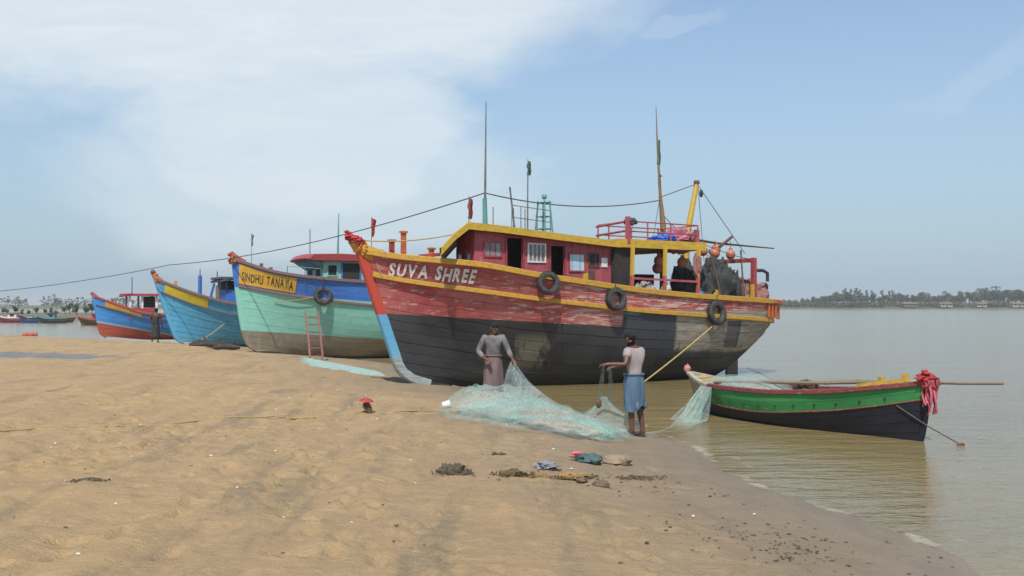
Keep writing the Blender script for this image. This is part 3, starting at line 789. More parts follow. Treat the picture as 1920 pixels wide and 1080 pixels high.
MB().tube([(11.4, -.4, 4.05), (12.7, .3, 4.45)], .05, 7).build('boom_crutch', M_BROWN, red)
# engine-room casing and wall under the awning
MB().box((6.35, -.9, 2.95), (.6, 1.2, 1.6)).build('galley_bulkhead', M_DARK, red, smooth=False)
MB().box((7.05, .9, 3.2), (.5, .5, 1.4)).build('engine_casing', pm('casing_teal', (.10, .16, .17), (.05, .06, .06), 4, .6), red, smooth=False)
MB().tube([(7.55, .3, 2.2), (7.6, .3, 3.85)], .16, 12).build('exhaust_stack', M_YEL2, red)
MB().box((7.4, 1.55, 3.45), (2.4, .05, .75)).build('starboard_screen', pm('screen_dark', (.05, .05, .055), (.09, .085, .08), 3, .7), red, smooth=False)
MB().box((9.0, .9, 2.7), (.7, .9, .9)).build('fish_hold_box', M_DARK, red, smooth=False)
# winch and gallows aft
MB().lathe([(0, -.6), (.45, -.6), (.45, -.52), (.2, -.5), (.2, .5), (.45, .52), (.45, .6), (0, .6)], 18, (10.4, -.5, 2.55), (0, 1, 0)).build('winch_drum', M_BLACK, red)
MB().lathe([(0, -.62), (.10, -.62), (.12, -.68), (0, -.7)], 12, (10.4, -.52, 2.55), (0, 1, 0)).build('drum_hub', M_YEL2, red)
for sd_ in (-1, 1):
    MB().box((12.3, sd_ * 1.0, 2.95), (.14, .14, 1.5)).build('gallows_post', M_RED, red, smooth=False)
MB().bar((12.3, -1.05, 3.62), (12.3, 1.05, 3.62), .13, .13).build('gallows_beam', M_RED, red, smooth=False)
MB().tube([(12.3, -1.0, 3.3), (12.75, -1.0, 3.3), (12.95, -1.0, 3.22), (12.95, -1.0, 2.95)], .055, 8).build('davit_arm', M_BLACK, red)
MB().box((11.9, -1.3, 2.6), (.09, .09, .5)).build('stern_post', M_YEL2, red, smooth=False)
for k in range(6):   # stanchions of the open stern rail
    xx = 12.0 + k * .22; tt = (xx + 1) / LR
    P = HR.p(np.array(tt), np.array(1.5), -1, .055); MB().box(tuple(P), (.07, .05, .42)).build('stern_stanchion', M_ORA, red, smooth=False)
lettering(HR, red, 'SUVA SHREE', M_WHITE, -.42, 1.52, 2.95, 2.76, .32, -1, .040, bold=.04)

# things on the trawler
Mr = Matrix.Translation((-2.945, 26.03, 0)) @ Matrix.Rotation(TH, 4, 'Z')
def onred(p): return tuple(Mr @ Vector(p))
def hang_tyre(h, M4, th, x, z, ro, ri, label, group, off=.12, name='tyre_fender'):
    P = h.on(np.array([x]), np.array([z]), -1, off)[0]
    t = tyre(name, tuple(M4 @ Vector(P)), (R(80), 0, th), ro, ri, label, group)
    tp = h.on(np.array([x]), np.array([z + ro * .9]), -1, off)[0]
    sh = h.p(h.inv(np.array([x]), np.array([z]))[0], np.array([2.0]), -1, .1)[0]
    Mi = (Matrix.Translation(t.location) @ t.rotation_euler.to_matrix().to_4x4()).inverted() @ M4
    MB().tube([Mi @ Vector(P + np.array([-.03, 0, ri * 1.0])), Mi @ Vector(sh + np.array([0, -.02, .08]))], .016, 6).build('hanging_rope', M_ROPE, t)
    return t
hang_tyre(HR, Mr, TH - R(14), 3.36, 2.80, .30, .17, 'black tyre fender hung on the trawler below its forward cabin doors', 'tyre fenders on the red trawler')
hang_tyre(HR, Mr, TH - R(4), 5.44, 2.36, .31, .17, 'black tyre fender hung on the trawler where red paint meets black', 'tyre fenders on the red trawler')
hang_tyre(HR, Mr, TH + R(3), 9.30, 1.97, .36, .19, 'largest black tyre fender on the bare grey planks near the trawler stern', 'tyre fenders on the red trawler')
def heap(name, loc, rr, mat, label, cat, seed, jit=.35, lumps=5, strands=0, smat=None, rz=0, sub=(16, 10)):
    t = thing(name, loc, rz, label, cat); rnd = random.Random(seed); mb = MB()
    mb.ell((0, 0, rr[2] * .35), (rr[0], rr[1], rr[2] * .7), sub[0] * 3, sub[1] * 3, jit, seed, None, .14)
    for k in range(lumps):
        a = rnd.uniform(0, 6.28); q = rnd.uniform(.3, .75)
        mb.ell((rr[0] * q * math.cos(a), rr[1] * q * math.sin(a), rr[2] * rnd.uniform(.2, .6)), tuple(s_ * rnd.uniform(.25, .5) for s_ in rr), 24, 16, jit, seed + k + 1, None, .16)
    mb.build('folds', mat, t)
    if strands:
        mb = MB()
        for k in range(strands):
            p = []; a = rnd.uniform(0, 6.28); z = rnd.uniform(.25, .9)
            for j in range(9):
                a += rnd.uniform(.1, .5); z = min(1, max(.05, z + rnd.uniform(-.15, .15)))
                q = math.sqrt(max(.05, 1 - z * z)) * rnd.uniform(.98, 1.08)
                p.append((rr[0] * q * math.cos(a), rr[1] * q * math.sin(a), rr[2] * z))
            mb.tube(p, .012, 4)
        mb.build('loose_cords', smat or mat, t, kind='stuff')
    return t
M_DNET = pm('dark_net', (.028, .034, .032), (.055, .065, .058), 14, .9, 1.0, (1, 1, 3))
M_PNET = pm('faded_pink_net', (.30, .15, .13), (.21, .10, .09), 14, .9, 1.0, (1, 1, 2))
heap('trawl_net', onred((11.35, -.25, 1.95)), (.72, .7, 1.5), M_DNET, 'tall heap of dark green black trawl net beside the red gallows', 'net', 7, .5, 14, 70, M_DNET, TH)
heap('trawl_net', onred((9.95, -.6, 1.95)), (.6, .6, 1.3), M_DNET, 'low black bundle of net piled behind the last awning post', 'net', 12, .5, 10, 40, M_ROPE, TH)
heap('trawl_net', onred((12.75, -.3, 1.75)), (.62, .8, 1.15), M_PNET, 'faded pink brown net heap on the trawler stern rail', 'net', 15, .25, 5, 16, M_PNET, TH)
M_BT = pm('blue_tarp', (.03, .10, .42), (.02, .06, .28), 5, .5, .4); M_PC = pm('pink_cloth', (.42, .16, .19), (.30, .08, .12), 5, .85, .5)
heap('tarpaulin', onred((8.35, -1.0, PZ + .03)), (.42, .35, .30), M_BT, 'bright blue tarpaulin bundled on the yellow awning deck', 'tarpaulin', 3, .35, 3)
heap('cloth_bundle', onred((8.95, -1.0, PZ + .03)), (.42, .4, .48), M_PC, 'red and pink bundle of clothes beside the blue tarpaulin', 'cloth', 5, .4, 6)
M_FLO = pm('orange_float', (.48, .17, .09), (.34, .10, .06), 6, .6, .3, (1, 1, 1), (.30, .24, .2), .62, 9)
for i, (x, y, z) in enumerate([(8.2, -1.0, 3.50), (9.05, -1.1, 3.47), (10.75, -.3, 3.9), (11.4, -.2, 3.85), (12.0, -.3, 3.82), (11.75, .1, 4.0), (8.6, -.5, 3.3)]):
    under = i in (0, 1, 6)
    t = thing('net_float', onred((x, y, z)), 0, 'round orange float dangling under the yellow awning' if under else 'round orange float dangling from the boom behind the awning', 'float', 'floats under the awning' if under else 'floats on the boom')
    MB().ell((0, 0, 0), (.155, .155, .165), 14, 9).build('ball', M_FLO, t)
    MB().tube([(0, 0, .15), (0, 0, (3.9 if under else 4.25) - z)], .012, 5).build('tether', M_ROPE, t)
    MB().lathe([(.05, .14), (.06, .2), (.03, .22), (0, .22)], 8).build('eyelet', M_FLO, t)

# clutter on the after deck
M_JC = pm('jerrycan_white', (.50, .50, .46), (.38, .37, .33), 6, .6, .2); M_DB = pm('drum_blue', (.03, .10, .26), (.02, .07, .18), 6, .5, .2); M_CR = pm('crate_plastic', (.10, .09, .085), (.16, .13, .10), 6, .7, .3)
def jerrycan(p, rz, mat, label):
    t = thing('jerrycan', onred(p), rz, label, 'jerrycan')
    mb = MB(); mb.lathe([(0, 0), (.13, 0), (.15, .03), (.15, .34), (.11, .40), (.05, .42), (.05, .47), (0, .47)], 12); mb.build('tank', mat, t); MB().tube([(-.08, 0, .40), (-.06, 0, .47), (.0, 0, .48)], .018, 6).build('handle', mat, t); MB().lathe([(0, .47), (.055, .47), (.055, .5), (0, .5)], 10).build('cap', M_RED, t)
jerrycan((8.15, -1.35, 2.35), .4, M_JC, 'dirty white jerrycan on deck under the yellow awning'); jerrycan((9.45, -1.45, 2.2), .2, M_DB, 'dark blue jerrycan behind the last awning post')
for k, (a, b_, lb_) in enumerate([((9.6, -1.2, 2.0), (9.9, -.9, 4.35), 'dark pole leaning upright between awning and net heap'), ((10.6, -1.3, 2.0), (10.3, -1.0, 3.9), 'thin brown pole standing beside the winch'), ((11.9, -.9, 2.0), (12.15, -.6, 3.95), 'short crooked stick upright beside the red gallows')]):
    a, b_ = Vector(onred(a)), Vector(onred(b_)); t = thing('deck_pole', tuple(a), 0, lb_, 'pole'); MB().tube([Vector((0, 0, 0)), (b_ - a) * .5 + Vector((.03, 0, 0)), b_ - a], [.035, .03, .022], 7).build('shaft', M_BROWN, t); MB().tube([(b_ - a) * .93, (b_ - a) * 1.0], .034, 7).build('lashing', M_ROPE, t)
for a, b_ in (((9.4, -1.5, 3.95), (10.2, -.6, 2.6)), ((9.3, -.6, 4.5), (12.3, -.9, 3.65)), ((10.4, -.1, 4.6), (11.4, -.6, 3.4)), ((9.3, 0, 5.0), (12.3, .6, 3.65))):
    q = [Vector(a).lerp(Vector(b_), i / 10) - Vector((0, 0, .5 * (i / 10) * (1 - i / 10))) for i in range(11)]; MB().tube(q, .012, 5).build('rigging_line', M_ROPE, red)
heap('rag', onred((6.55, -1.6, PZ + .55)), (.16, .10, .16), pm('dark_rag', (.08, .06, .07), None, 6, .9), 'dark rag draped over the platform corner rail', 'rag', 71, .5, 4)
heap('rope_bundle', onred((7.15, -1.45, 2.25)), (.35, .2, .55), pm('pale_rope_pile', (.34, .33, .30), (.22, .2, .17), 14, .9, .8), 'pale coil of rope heaped on deck between awning posts', 'rope', 73, .4, 6, 24)
heap('net_bundle', onred((9.15, -1.62, 3.15)), (.12, .10, .5), M_PNET, 'pink brown net bundle hung on the last awning post', 'net', 75, .4, 4, 10)

# ================================================================ the mint green trawler
TG = R(28)
grn = thing('fishing_trawler', (-10.54, 40.06, 0), TG, 'mint green trawler with blue topsides, yellow name board and red cabin roof', 'boat')
Mg = Matrix.Translation((-10.54, 40.06, 0)) @ Matrix.Rotation(TG, 4, 'Z')
def tk(l, off, L): return [((x + off) / L, z) for x, z in l]
HG = Hull(xb=[(0, .5), (.06, .15), (.15, 0), (1, -.45)], xs=[(0, 11), (.3, 11.6), (1, 12)],
          zk=[(0, .42), (.15, .2), (.4, -.15), (.8, -.2), (1, .6)],
          zl=tk([(-.45, 2.95), (1.06, 2.66), (2.55, 2.42), (4.4, 2.2), (7, 2.05), (12, 2.0)], .45, 12.45),
          zs=tk([(-.45, 3.98), (1.06, 3.47), (2.55, 3.25), (4.4, 3.1), (7, 2.97), (12, 2.95)], .45, 12.45),
          b=[(0, .07), (.07, .6), (.16, 1.2), (.28, 1.75), (.42, 2.05), (.6, 2.1), (.85, 1.95), (1, 1.5)])
def grnpaint(nt, x, y, z, n):
    c_ = mix(nt, n['a'].step(.3, .7), (.235, .53, .43), (.20, .46, .39))
    c_ = mix(nt, n['drip'].step(.58, .72) * .35, c_, (.30, .36, .18))
    c_ = mix(nt, n['b'].step(.66, .70) * .5, c_, (.36, .50, .44))
    mud = mix(nt, n['c'].step(.35, .65), (.235, .20, .14), (.17, .15, .11))
    mud = mix(nt, n['drip'].step(.5, .65) * .4, mud, (.28, .26, .20))
    c_ = mix(nt, (z + x * .075 + (n['b'] - .5) * .06).step(1.20, 1.17), c_, mud)
    blu = mix(nt, n['a'].step(.3, .7), (.055, .18, .52), (.04, .14, .42))
    blu = mix(nt, n['b'].step(.62, .68) * .5, blu, (.16, .27, .46))
    low_ = z - 2.90 + (x + .3) * .160 - x.max(0.0) * x.max(0.0) * .0105
    blu = mix(nt, n['drip'].step(.58, .7) * .4, blu, (.05, .08, .16))
    return mix(nt, low_.step(-.04, .0), c_, blu)
MH_GRN = hullmat('mint_hull_paint', grnpaint)
HG.core(grn, MH_GRN); HG.planks(grn, MH_GRN, 9, 4, [.3, .58, .8], seed=8, th=.010, gap=.008)
HG.inner(grn, M_BLUE, .6); HG.deck(grn, M_DECK, .6)
M_PUR = pm('brown_violet_paint', (.13, .075, .085), (.19, .10, .08), 7, .6, .3, (1, 3, 3))
for sd_ in (-1, 1):
    HG.rail('gunwale', grn, 2.0, .08, .12, M_PUR, 0, 1, sd_, inner=.11)
    HG.rail('rubbing_strake', grn, 1.0, .075, .10, M_PUR, .003, 1, sd_, inner=.01)
HG.stem(grn, MH_GRN, w=.18, fwd=.12, top=.15)
zl_ = lambda x: HG.zl((x + .45) / 12.45); zs_ = lambda x: HG.zs((x + .45) / 12.45)
HG.patch('name_board', grn, pm('name_board_yellow', (.56, .34, .03), (.46, .26, .025), 5, .55, .2, (1, 1, 1), (.35, .22, .06), .66), -.28, 1.72, lambda x: zl_(x) + .12, lambda x: zs_(x) - .10, -1, .035)
lettering(HG, grn, 'SINDHU TANAYA', M_BLACK, -.18, 1.62, 3.16, 2.80, .36, -1, .042, bold=.02)
# bow ornament
mb = MB(); mb.tube([(-.1, 0, 3.8), (-.4, 0, 4.0), (-.6, 0, 4.25)], [.2, .16, .1], 10); mb.build('prow_horn', M_RED, grn)
mb = MB(); rnd = random.Random(4)
for k in range(12):
    a = rnd.uniform(0, 6.28); q = rnd.uniform(0, 1); mb.ell((-.62 + .22 * q + .05 * math.cos(a), .2 * math.sin(a), 3.78 + .42 * rnd.random()), (.06, .055, .07), 6, 5, .3, k)
mb.build('garland', pm('dry_marigold', (.45, .17, .03), (.28, .08, .04), 20, .85, .5), grn)
for px, hh in ((.62, .5), (1.0, .35)):
    MB().box((px, 0, 3.35 + hh / 2), (.12, .12, hh)).build('bitt', M_PUR, grn, smooth=False)
flag(grn, (.22, 0, 3.5), 1.55, .10, .45, pm('pale_flag', (.22, .26, .22), None, 6, .85), .012, hang=.8)
# wheelhouse
gw = MB().box((3.75, 0, 3.2), (1.9, 2.3, 1.5)).build('cabin_wall', M_MINT, grn, smooth=False)
MB().box((3.72, -1.17, 2.95), (1.75, .05, .55)).build('wall_panel', M_BLUE, gw, smooth=False)
window(gw, 3.0, 3.35, 3.38, 3.78, -1.15, -1, M_MINT, M_DARK)
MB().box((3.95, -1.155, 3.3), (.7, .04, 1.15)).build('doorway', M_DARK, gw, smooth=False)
for xx in (3.57, 4.33): MB().box((xx, -1.18, 3.3), (.05, .06, 1.2)).build('door_jamb', M_BLUE, gw, smooth=False)
window(gw, -.9, -.2, 3.35, 3.78, 2.8, -1, M_MINT, M_DARK, axis='x'); window(gw, .2, .9, 3.35, 3.78, 2.8, -1, M_MINT, M_DARK, axis='x')
mb = MB(); pr = [(2.15, 4.02), (2.35, 4.20), (3.6, 4.24), (4.95, 4.2)]
tp = np.array([[(x, y, z + .05 * (1 - (y / 1.45)**2)) for y in np.linspace(-1.45, 1.45, 7)] for x, z in pr]); bt = np.array([[(x + (.12 if i == 0 else 0), y * .98, 3.96) for y in np.linspace(-1.45, 1.45, 7)] for i, (x, z) in enumerate(pr)])
mb.grid(tp); mb.grid(bt)
for e in (0, -1): mb.grid(np.stack([tp[:, e], bt[:, e]])); mb.grid(np.stack([tp[e], bt[e]]))
mb.build('roof', M_RED, grn)
mb = MB(); mb.add([(2.3, -1.3, 3.94), (2.3, 1.3, 3.94), (2.78, 1.15, 3.62), (2.78, -1.15, 3.62), (2.78, -1.15, 3.94), (2.78, 1.15, 3.94)], [(0, 1, 2, 3), (0, 3, 4), (1, 5, 2)]); mb.build('visor_bracket', M_TEAL, grn, smooth=False)
MB().tube([(2.6, 0, 4.2), (2.6, 0, 5.28)], .02, 6).build('antenna', M_STEEL, grn)
MB().tube([(3.78, 0, 4.2), (3.82, 0, 6.0)], [.05, .015], 6).build('mast', M_TEAL, grn)
flag(grn, (5.25, 0, 3.0), 2.9, .22, .75, pm('red_flag', (.38, .03, .03), None, 6, .85), .02, hang=.85)
railing('deck_rail', grn, [(1.35, -1.15, 3.0), (2.0, -1.35, 2.95), (2.6, -1.5, 2.9)], .72, M_STEEL, .016, (1,))
MB().box((8, 0, 2.9), (2.2, 2.2, 1.0)).build('aft_house', M_MINT, grn, smooth=False)
hang_tyre(HG, Mg, TG - R(6), 2.72, 2.58, .36, .19, 'black tyre fender roped to the blue topside of the mint green trawler', None, .1)
# ladder against the mint hull
ld = thing('boarding_ladder', (-6.72, 34.9, 0), R(20), 'worn red brown wooden ladder leaning on the mint green hull', 'ladder')
zb = gz(-6.72, 34.9)
for sx in (-.22, .22): MB().bar((sx, 0, zb - .05), (sx * .95, 1.15, 1.95), .06, .075).build('stile', pm('ladder_red', (.24, .09, .07), (.16, .07, .055), 8, .7, .4, (6, 6, 1), (.30, .26, .22), .6), ld, smooth=False)
for k in range(6):
    f = (k + .6) / 6.3; MB().bar((-.24, 1.15 * f, zb + (1.95 - zb) * f), (.24, 1.15 * f, zb + (1.95 - zb) * f), .045, .045).build('rung', MATS['ladder_red'], ld, smooth=False)

# ================================================================ the pale blue boat
lbt = thing('fishing_boat', (-15.41, 46.1, 0), TG, 'plain sky blue wooden boat with a long yellow panel at its bow', 'boat')
Ml = Matrix.Translation((-15.41, 46.1, 0)) @ Matrix.Rotation(TG, 4, 'Z')
HL = Hull(xb=[(0, .5), (.07, .15), (.2, 0), (1, -.75)], xs=[(0, 10), (.3, 10.5), (1, 11)],
          zk=[(0, .5), (.2, .3), (.6, .1), (1, .4)],
          zl=tk([(-.75, 2.78), (.88, 2.12), (2.45, 1.72), (5, 1.55), (11, 1.55)], .75, 11.75),
          zs=tk([(-.75, 3.35), (.88, 2.68), (2.45, 2.25), (5, 2.1), (11, 2.15)], .75, 11.75),
          b=[(0, .07), (.08, .6), (.18, 1.15), (.3, 1.6), (.45, 1.85), (.7, 1.85), (1, 1.3)], flare=1.1)
def lbpaint(nt, x, y, z, n):
    c_ = mix(nt, n['a'].step(.3, .7), (.095, .36, .56), (.07, .29, .48))
    c_ = mix(nt, n['drip'].step(.55, .7) * .4, c_, (.20, .44, .52))
    c_ = mix(nt, n['b'].step(.64, .7) * .5, c_, (.22, .46, .58))
    c_ = mix(nt, n['c'].step(.52, .7) * .35, c_, (.06, .20, .33)); c_ = mix(nt, n['d'].step(.66, .72) * .5, c_, (.16, .20, .20))
    return mix(nt, (z + x * .05 + (n['b'] - .5) * .2).step(1.0, .55) * .55, c_, (.10, .27, .32))
MH_LB = hullmat('sky_blue_hull_paint', lbpaint)
HL.core(lbt, MH_LB); HL.planks(lbt, MH_LB, 9, 3, [.28, .52, .78], seed=14, th=.022, gap=.02)
HL.inner(lbt, MH_LB, .5); HL.deck(lbt, M_DECK, .5)
M_NAVY = pm('navy_paint', (.05, .06, .10), (.08, .075, .085), 6, .6, .3)
for sd_ in (-1, 1):
    HL.rail('gunwale', lbt, 2.0, .07, .11, M_PUR, 0, 1, sd_, inner=.1); HL.rail('rubbing_strake', lbt, 1.0, .07, .09, M_NAVY, .003, 1, sd_, inner=.01)
HL.stem(lbt, MH_LB, w=.18, fwd=.12, top=.15)
zl2 = lambda x: HL.zl((x + .75) / 11.75); zs2 = lambda x: HL.zs((x + .75) / 11.75)
HL.patch('name_board', lbt, pm('panel_yellow', (.54, .43, .02), (.44, .34, .02), 5, .55, .2, (1, 1, 1), (.40, .34, .1), .68), -.4, 1.35, lambda x: zl2(x) + .07, lambda x: zs2(x) - .07, -1, .045)
mb = MB(); mb.tube([(-.5, 0, 3.15), (-.75, 0, 3.4), (-.88, 0, 3.6)], [.18, .15, .1], 10); mb.build('prow_horn', M_ORA, lbt)
mb = MB()
for k in range(9):
    a = rnd.uniform(0, 6.28); mb.ell((-.85 + .18 * rnd.random(), .17 * math.sin(a), 3.2 + .42 * rnd.random()), (.055, .055, .06), 6, 5, .3, k)
mb.build('garland', MATS['dry_marigold'], lbt)
MB().ell((-.9, 0, 3.68), (.12, .1, .1), 10, 7, .3, 4).build('prow_cloth', M_BROWN, lbt)
for px, hh, mt in ((.1, .55, M_YEL2), (1.95, .35, M_WOOD)):
    MB().box((px, 0, 2.6 + hh / 2), (.12, .12, hh + .3)).build('bitt', mt, lbt, smooth=False)
MB().tube([(1.17, 0, 1.9), (1.17, 0, 3.55)], .09, 8).build('stub_mast', M_BLUE, lbt)
MB().tube([(1.17, 0, 3.5), (1.17, 0, 3.85)], .025, 6).build('antenna', M_STEEL, lbt)
MB().tube([(1.55, .2, 2.0), (1.85, .2, 3.2)], .06, 7).build('crutch', M_BLUE, lbt)
hb = MB().box((2.75, 0, 2.45), (1.2, 1.7, .9)).build('cabin_wall', M_BLUE, lbt, smooth=False)
for xx in (2.2, 2.7, 3.3):
    for yy in (-.83, .83): MB().box((xx, yy, 3.1), (.08, .08, .6)).build('roof_post', M_NAVY, lbt, smooth=False)
MB().box((2.75, 0, 3.43), (1.75, 2.3, .1)).build('roof', M_NAVY, lbt, smooth=False)
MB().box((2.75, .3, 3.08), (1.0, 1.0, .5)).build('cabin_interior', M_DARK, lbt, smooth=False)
MB().box((2.05, 0, 3.33), (.35, 2.3, .1), Matrix.Rotation(R(-18), 3, 'Y')).build('visor', M_NAVY, lbt, smooth=False)
MB().tube([(1.95, 0, 3.5), (1.95, 0, 3.75)], .03, 6).build('horn', M_STEEL, lbt)

# ================================================================ the small blue and rust boat
sbt = thing('fishing_boat', (-22, 54.05, 0), TG, 'small bright blue boat with rust red bottom, orange panel and red roofed cabin', 'boat')
HS = Hull(xb=[(0, .35), (.1, .08), (.25, 0), (1, -.3)], xs=[(0, 8.3), (.3, 8.6), (1, 9)],
          zk=[(0, .5), (.3, .3), (1, .3)],
          zl=tk([(-.3, 2.2), (1.05, 1.83), (2.4, 1.46), (5, 1.35), (9, 1.45)], .3, 9.3),
          zs=tk([(-.3, 2.66), (1.05, 2.14), (2.4, 1.72), (5, 1.62), (9, 1.8)], .3, 9.3),
          b=[(0, .06), (.1, .55), (.22, 1.0), (.4, 1.35), (.7, 1.35), (1, .9)], flare=1.1)
def sbpaint(nt, x, y, z, n):
    c_ = mix(nt, n['a'].step(.3, .7), (.055, .25, .57), (.045, .20, .47))
    rust = mix(nt, n['a'].step(.3, .7), (.37, .085, .05), (.28, .06, .04))
    c_ = mix(nt, (z + x * .2 + (n['b'] - .5) * .03).step(1.25, 1.22), c_, rust)
    return mix(nt, ((z + x * .2 - 1.27).abs()).step(.04, .02) * .8, c_, (.40, .42, .42))
MH_SB = hullmat('bright_blue_hull_paint', sbpaint)
HS.core(sbt, MH_SB); HS.planks(sbt, MH_SB, 7, 2, [.35, .68], seed=19, th=.012)
HS.inner(sbt, M_BLUE, .4); HS.deck(sbt, M_DECK, .4)
for sd_ in (-1, 1):
    HS.rail('gunwale', sbt, 2.0, .06, .10, M_RED, 0, 1, sd_, inner=.08); HS.rail('rubbing_strake', sbt, 1.0, .06, .08, M_NAVY, .003, 1, sd_, inner=.01)
HS.stem(sbt, MH_SB, w=.16, fwd=.10, top=.1)
zl3 = lambda x: HS.zl((x + .3) / 9.3); zs3 = lambda x: HS.zs((x + .3) / 9.3)
HS.patch('name_board', sbt, pm('panel_orange', (.50, .22, .03), (.55, .32, .03), 3, .55, .2, (1, 1, 1), (.20, .10, .05), .58, 6), .25, 2.0, lambda x: zl3(x) + .05, lambda x: zs3(x) - .05, -1, .04)
MB().tube([(-.1, 0, 2.5), (-.3, 0, 2.7), (-.42, 0, 2.86)], [.14, .11, .08], 9).build('prow_horn', M_RED, sbt)
cs = MB().box((2.1, 0, 1.75), (1.4, 1.5, .55)).build('cabin_wall', M_RED, sbt, smooth=False)
for xx in (1.42, 2.05, 2.78):
    for yy in (-.73, .73): MB().box((xx, yy, 2.35), (.10, .08, .7)).build('roof_post', M_WHITE, sbt, smooth=False)
MB().box((2.05, 0, 2.74), (1.9, 1.9, .12)).build('roof', M_RED, sbt, smooth=False)
MB().box((1.3, 0, 2.72), (.5, 1.9, .08), Matrix.Rotation(R(-14), 3, 'Y')).build('visor', M_RED, sbt, smooth=False)
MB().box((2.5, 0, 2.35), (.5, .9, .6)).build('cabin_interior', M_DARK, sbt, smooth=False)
MB().tube([(1.62, 0, 2.8), (1.62, 0, 3.7)], .03, 6).build('antenna', M_STEEL, sbt)
MB().box((.6, 0, 2.2), (.1, .1, .5)).build('bitt', M_RED, sbt, smooth=False)

# ================================================================ the green rowing boat afloat
TS = math.atan2(4.9, -2.75)
row = thing('rowing_boat', (6.62, 16.35, 0), TS, 'small green and black rowing boat with red gunwale floating beside the shore', 'boat')
Mw = Matrix.Translation((6.62, 16.35, 0)) @ Matrix.Rotation(TS, 4, 'Z')
HW = Hull(xb=[(0, .35), (.1, .12), (.3, .02), (1, -.12)], xs=[(0, 5.0), (.2, 5.45), (1, 5.85)],
          zk=[(0, -.22), (.3, -.26), (.7, -.26), (1, -.2)],
          zl=[(0, .68), (.15, .50), (.3, .36), (.6, .22), (1, .30)],
          zs=[(0, .95), (.12, .84), (.3, .70), (.55, .61), (.8, .60), (1, .76)],
          b=[(0, .05), (.12, .34), (.3, .60), (.5, .72), (.7, .66), (.88, .36), (1, .05)], flare=.8, full=2.2, b0=.03)
def rowpaint(nt, x, y, z, n):
    g = mix(nt, n['a'].step(.3, .7), (.045, .25, .065), (.035, .20, .06)); g = mix(nt, n['b'].step(.62, .67) * .7, g, (.25, .30, .20))
    g = mix(nt, (x + (n['b'] - .5) * .8).step(4.5, 4.95), g, mix(nt, n['b'].step(.4, .6), (.34, .32, .26), (.20, .19, .15)))
    k = mix(nt, n['a'].step(.3, .7), (.012, .013, .022), (.022, .022, .028))
    k = mix(nt, n['b'].step(.66, .7) * .4, k, (.10, .10, .10))
    lowline = z - .68 + x * 1.15 * (1.0 - x * .125).max(.1) * .27
    at = nt.nodes.new('ShaderNodeAttribute'); at.attribute_name = 'strake'
    return mix(nt, X(nt, at.outputs['Fac']).step(.97, 1.0), k, g)
MH_ROW = hullmat('rowing_hull_paint', rowpaint)
def tagv(me_obj, val):
    a = me_obj.data.attributes.new('strake', 'FLOAT', 'POINT'); a.data.foreach_set('value', [val] * len(me_obj.data.vertices))
core = HW.core(row, MH_ROW); tagv(core, 0)
nb0 = set(o.name for o in row.children)
HW.planks(row, MH_ROW, 5, 2, [.35, .68], seed=23, th=.008, gap=.006)
for o in row.children:
    if o.name in nb0: continue
    zc = np.mean([v_.co for v_ in o.data.vertices], 0); tt = np.clip((zc[0] + .1) / 5.9, 0, 1)
    tagv(o, 1.2 if zc[2] > float(HW.zl(tt)) + .005 else .0)
M_RR = pm('gunwale_red', (.22, .045, .04), (.15, .04, .035), 7, .6, .3, (1, 3, 3), (.26, .17, .12), .58, 9)
for sd_ in (-1, 1):
    HW.rail('gunwale', row, 2.0, .035, .085, M_RR, 0, .79, sd_, inner=.05); HW.rail('gunwale', row, 2.0, .03, .07, MATS.get('pale_rail') or pm('pale_rail', (.42, .38, .29), (.30, .26, .19), 6, .75, .3, (1, 4, 4), (.30, .12, .09), .60), .792, 1, sd_, inner=.05, n=14); HW.rail('rubbing_strake', row, 1.0, .022, .03, M_RR, .0, .86, sd_, inner=.004)
HW.inner(row, pm('inner_wood', (.22, .19, .14), (.15, .13, .10), 5, .75, .3, (1, 4, 4)), .62, .04, 'inner_lining')
HW.stem(row, MH_ROW, w=.09, fwd=.05, top=.06)
T = np.linspace(.03, .97, 24); A = HW.pu(T, np.full(24, .32), -1, .03); B = HW.pu(T, np.full(24, .32), 1, .03)
for k in range(5):
    f0, f1 = k / 5 + .01, (k + 1) / 5 - .01; MB().grid(np.stack([A + (B - A) * f0, A + (B - A) * f1], 1)).build('floor_plank', MATS['inner_wood'], row)
for x in np.linspace(.5, 5.2, 12):   # ribs with dark bolt heads outside
    tt = (x + .12) / 5.97
    for sd_ in (-1, 1):
        P = [HW.pu(np.array(tt), np.array(u_), sd_, .06) for u_ in (.35, .6, .8, .97)]
        MB().tube(P, .025, 5).build('rib', MATS['inner_wood'], row)
    pb = HW.p(np.array(tt), np.array(1.35), 1, .012); MB().ell(tuple(pb), (.022, .012, .03), 7, 5).build('bolt', M_BLACK, row)
for x, w in ((1.1, .16), (2.2, .2), (3.4, .2), (4.5, .18)):
    tt = (x + .12) / 5.97; hb_ = float(HW.half(np.array(tt), np.array(.8))); zz = float(HW.zs(np.array(tt))) - .14
    MB().box((x, 0, zz), (w, 2 * hb_ - .03, .035)).build('thwart', M_WOOD, row, smooth=False)
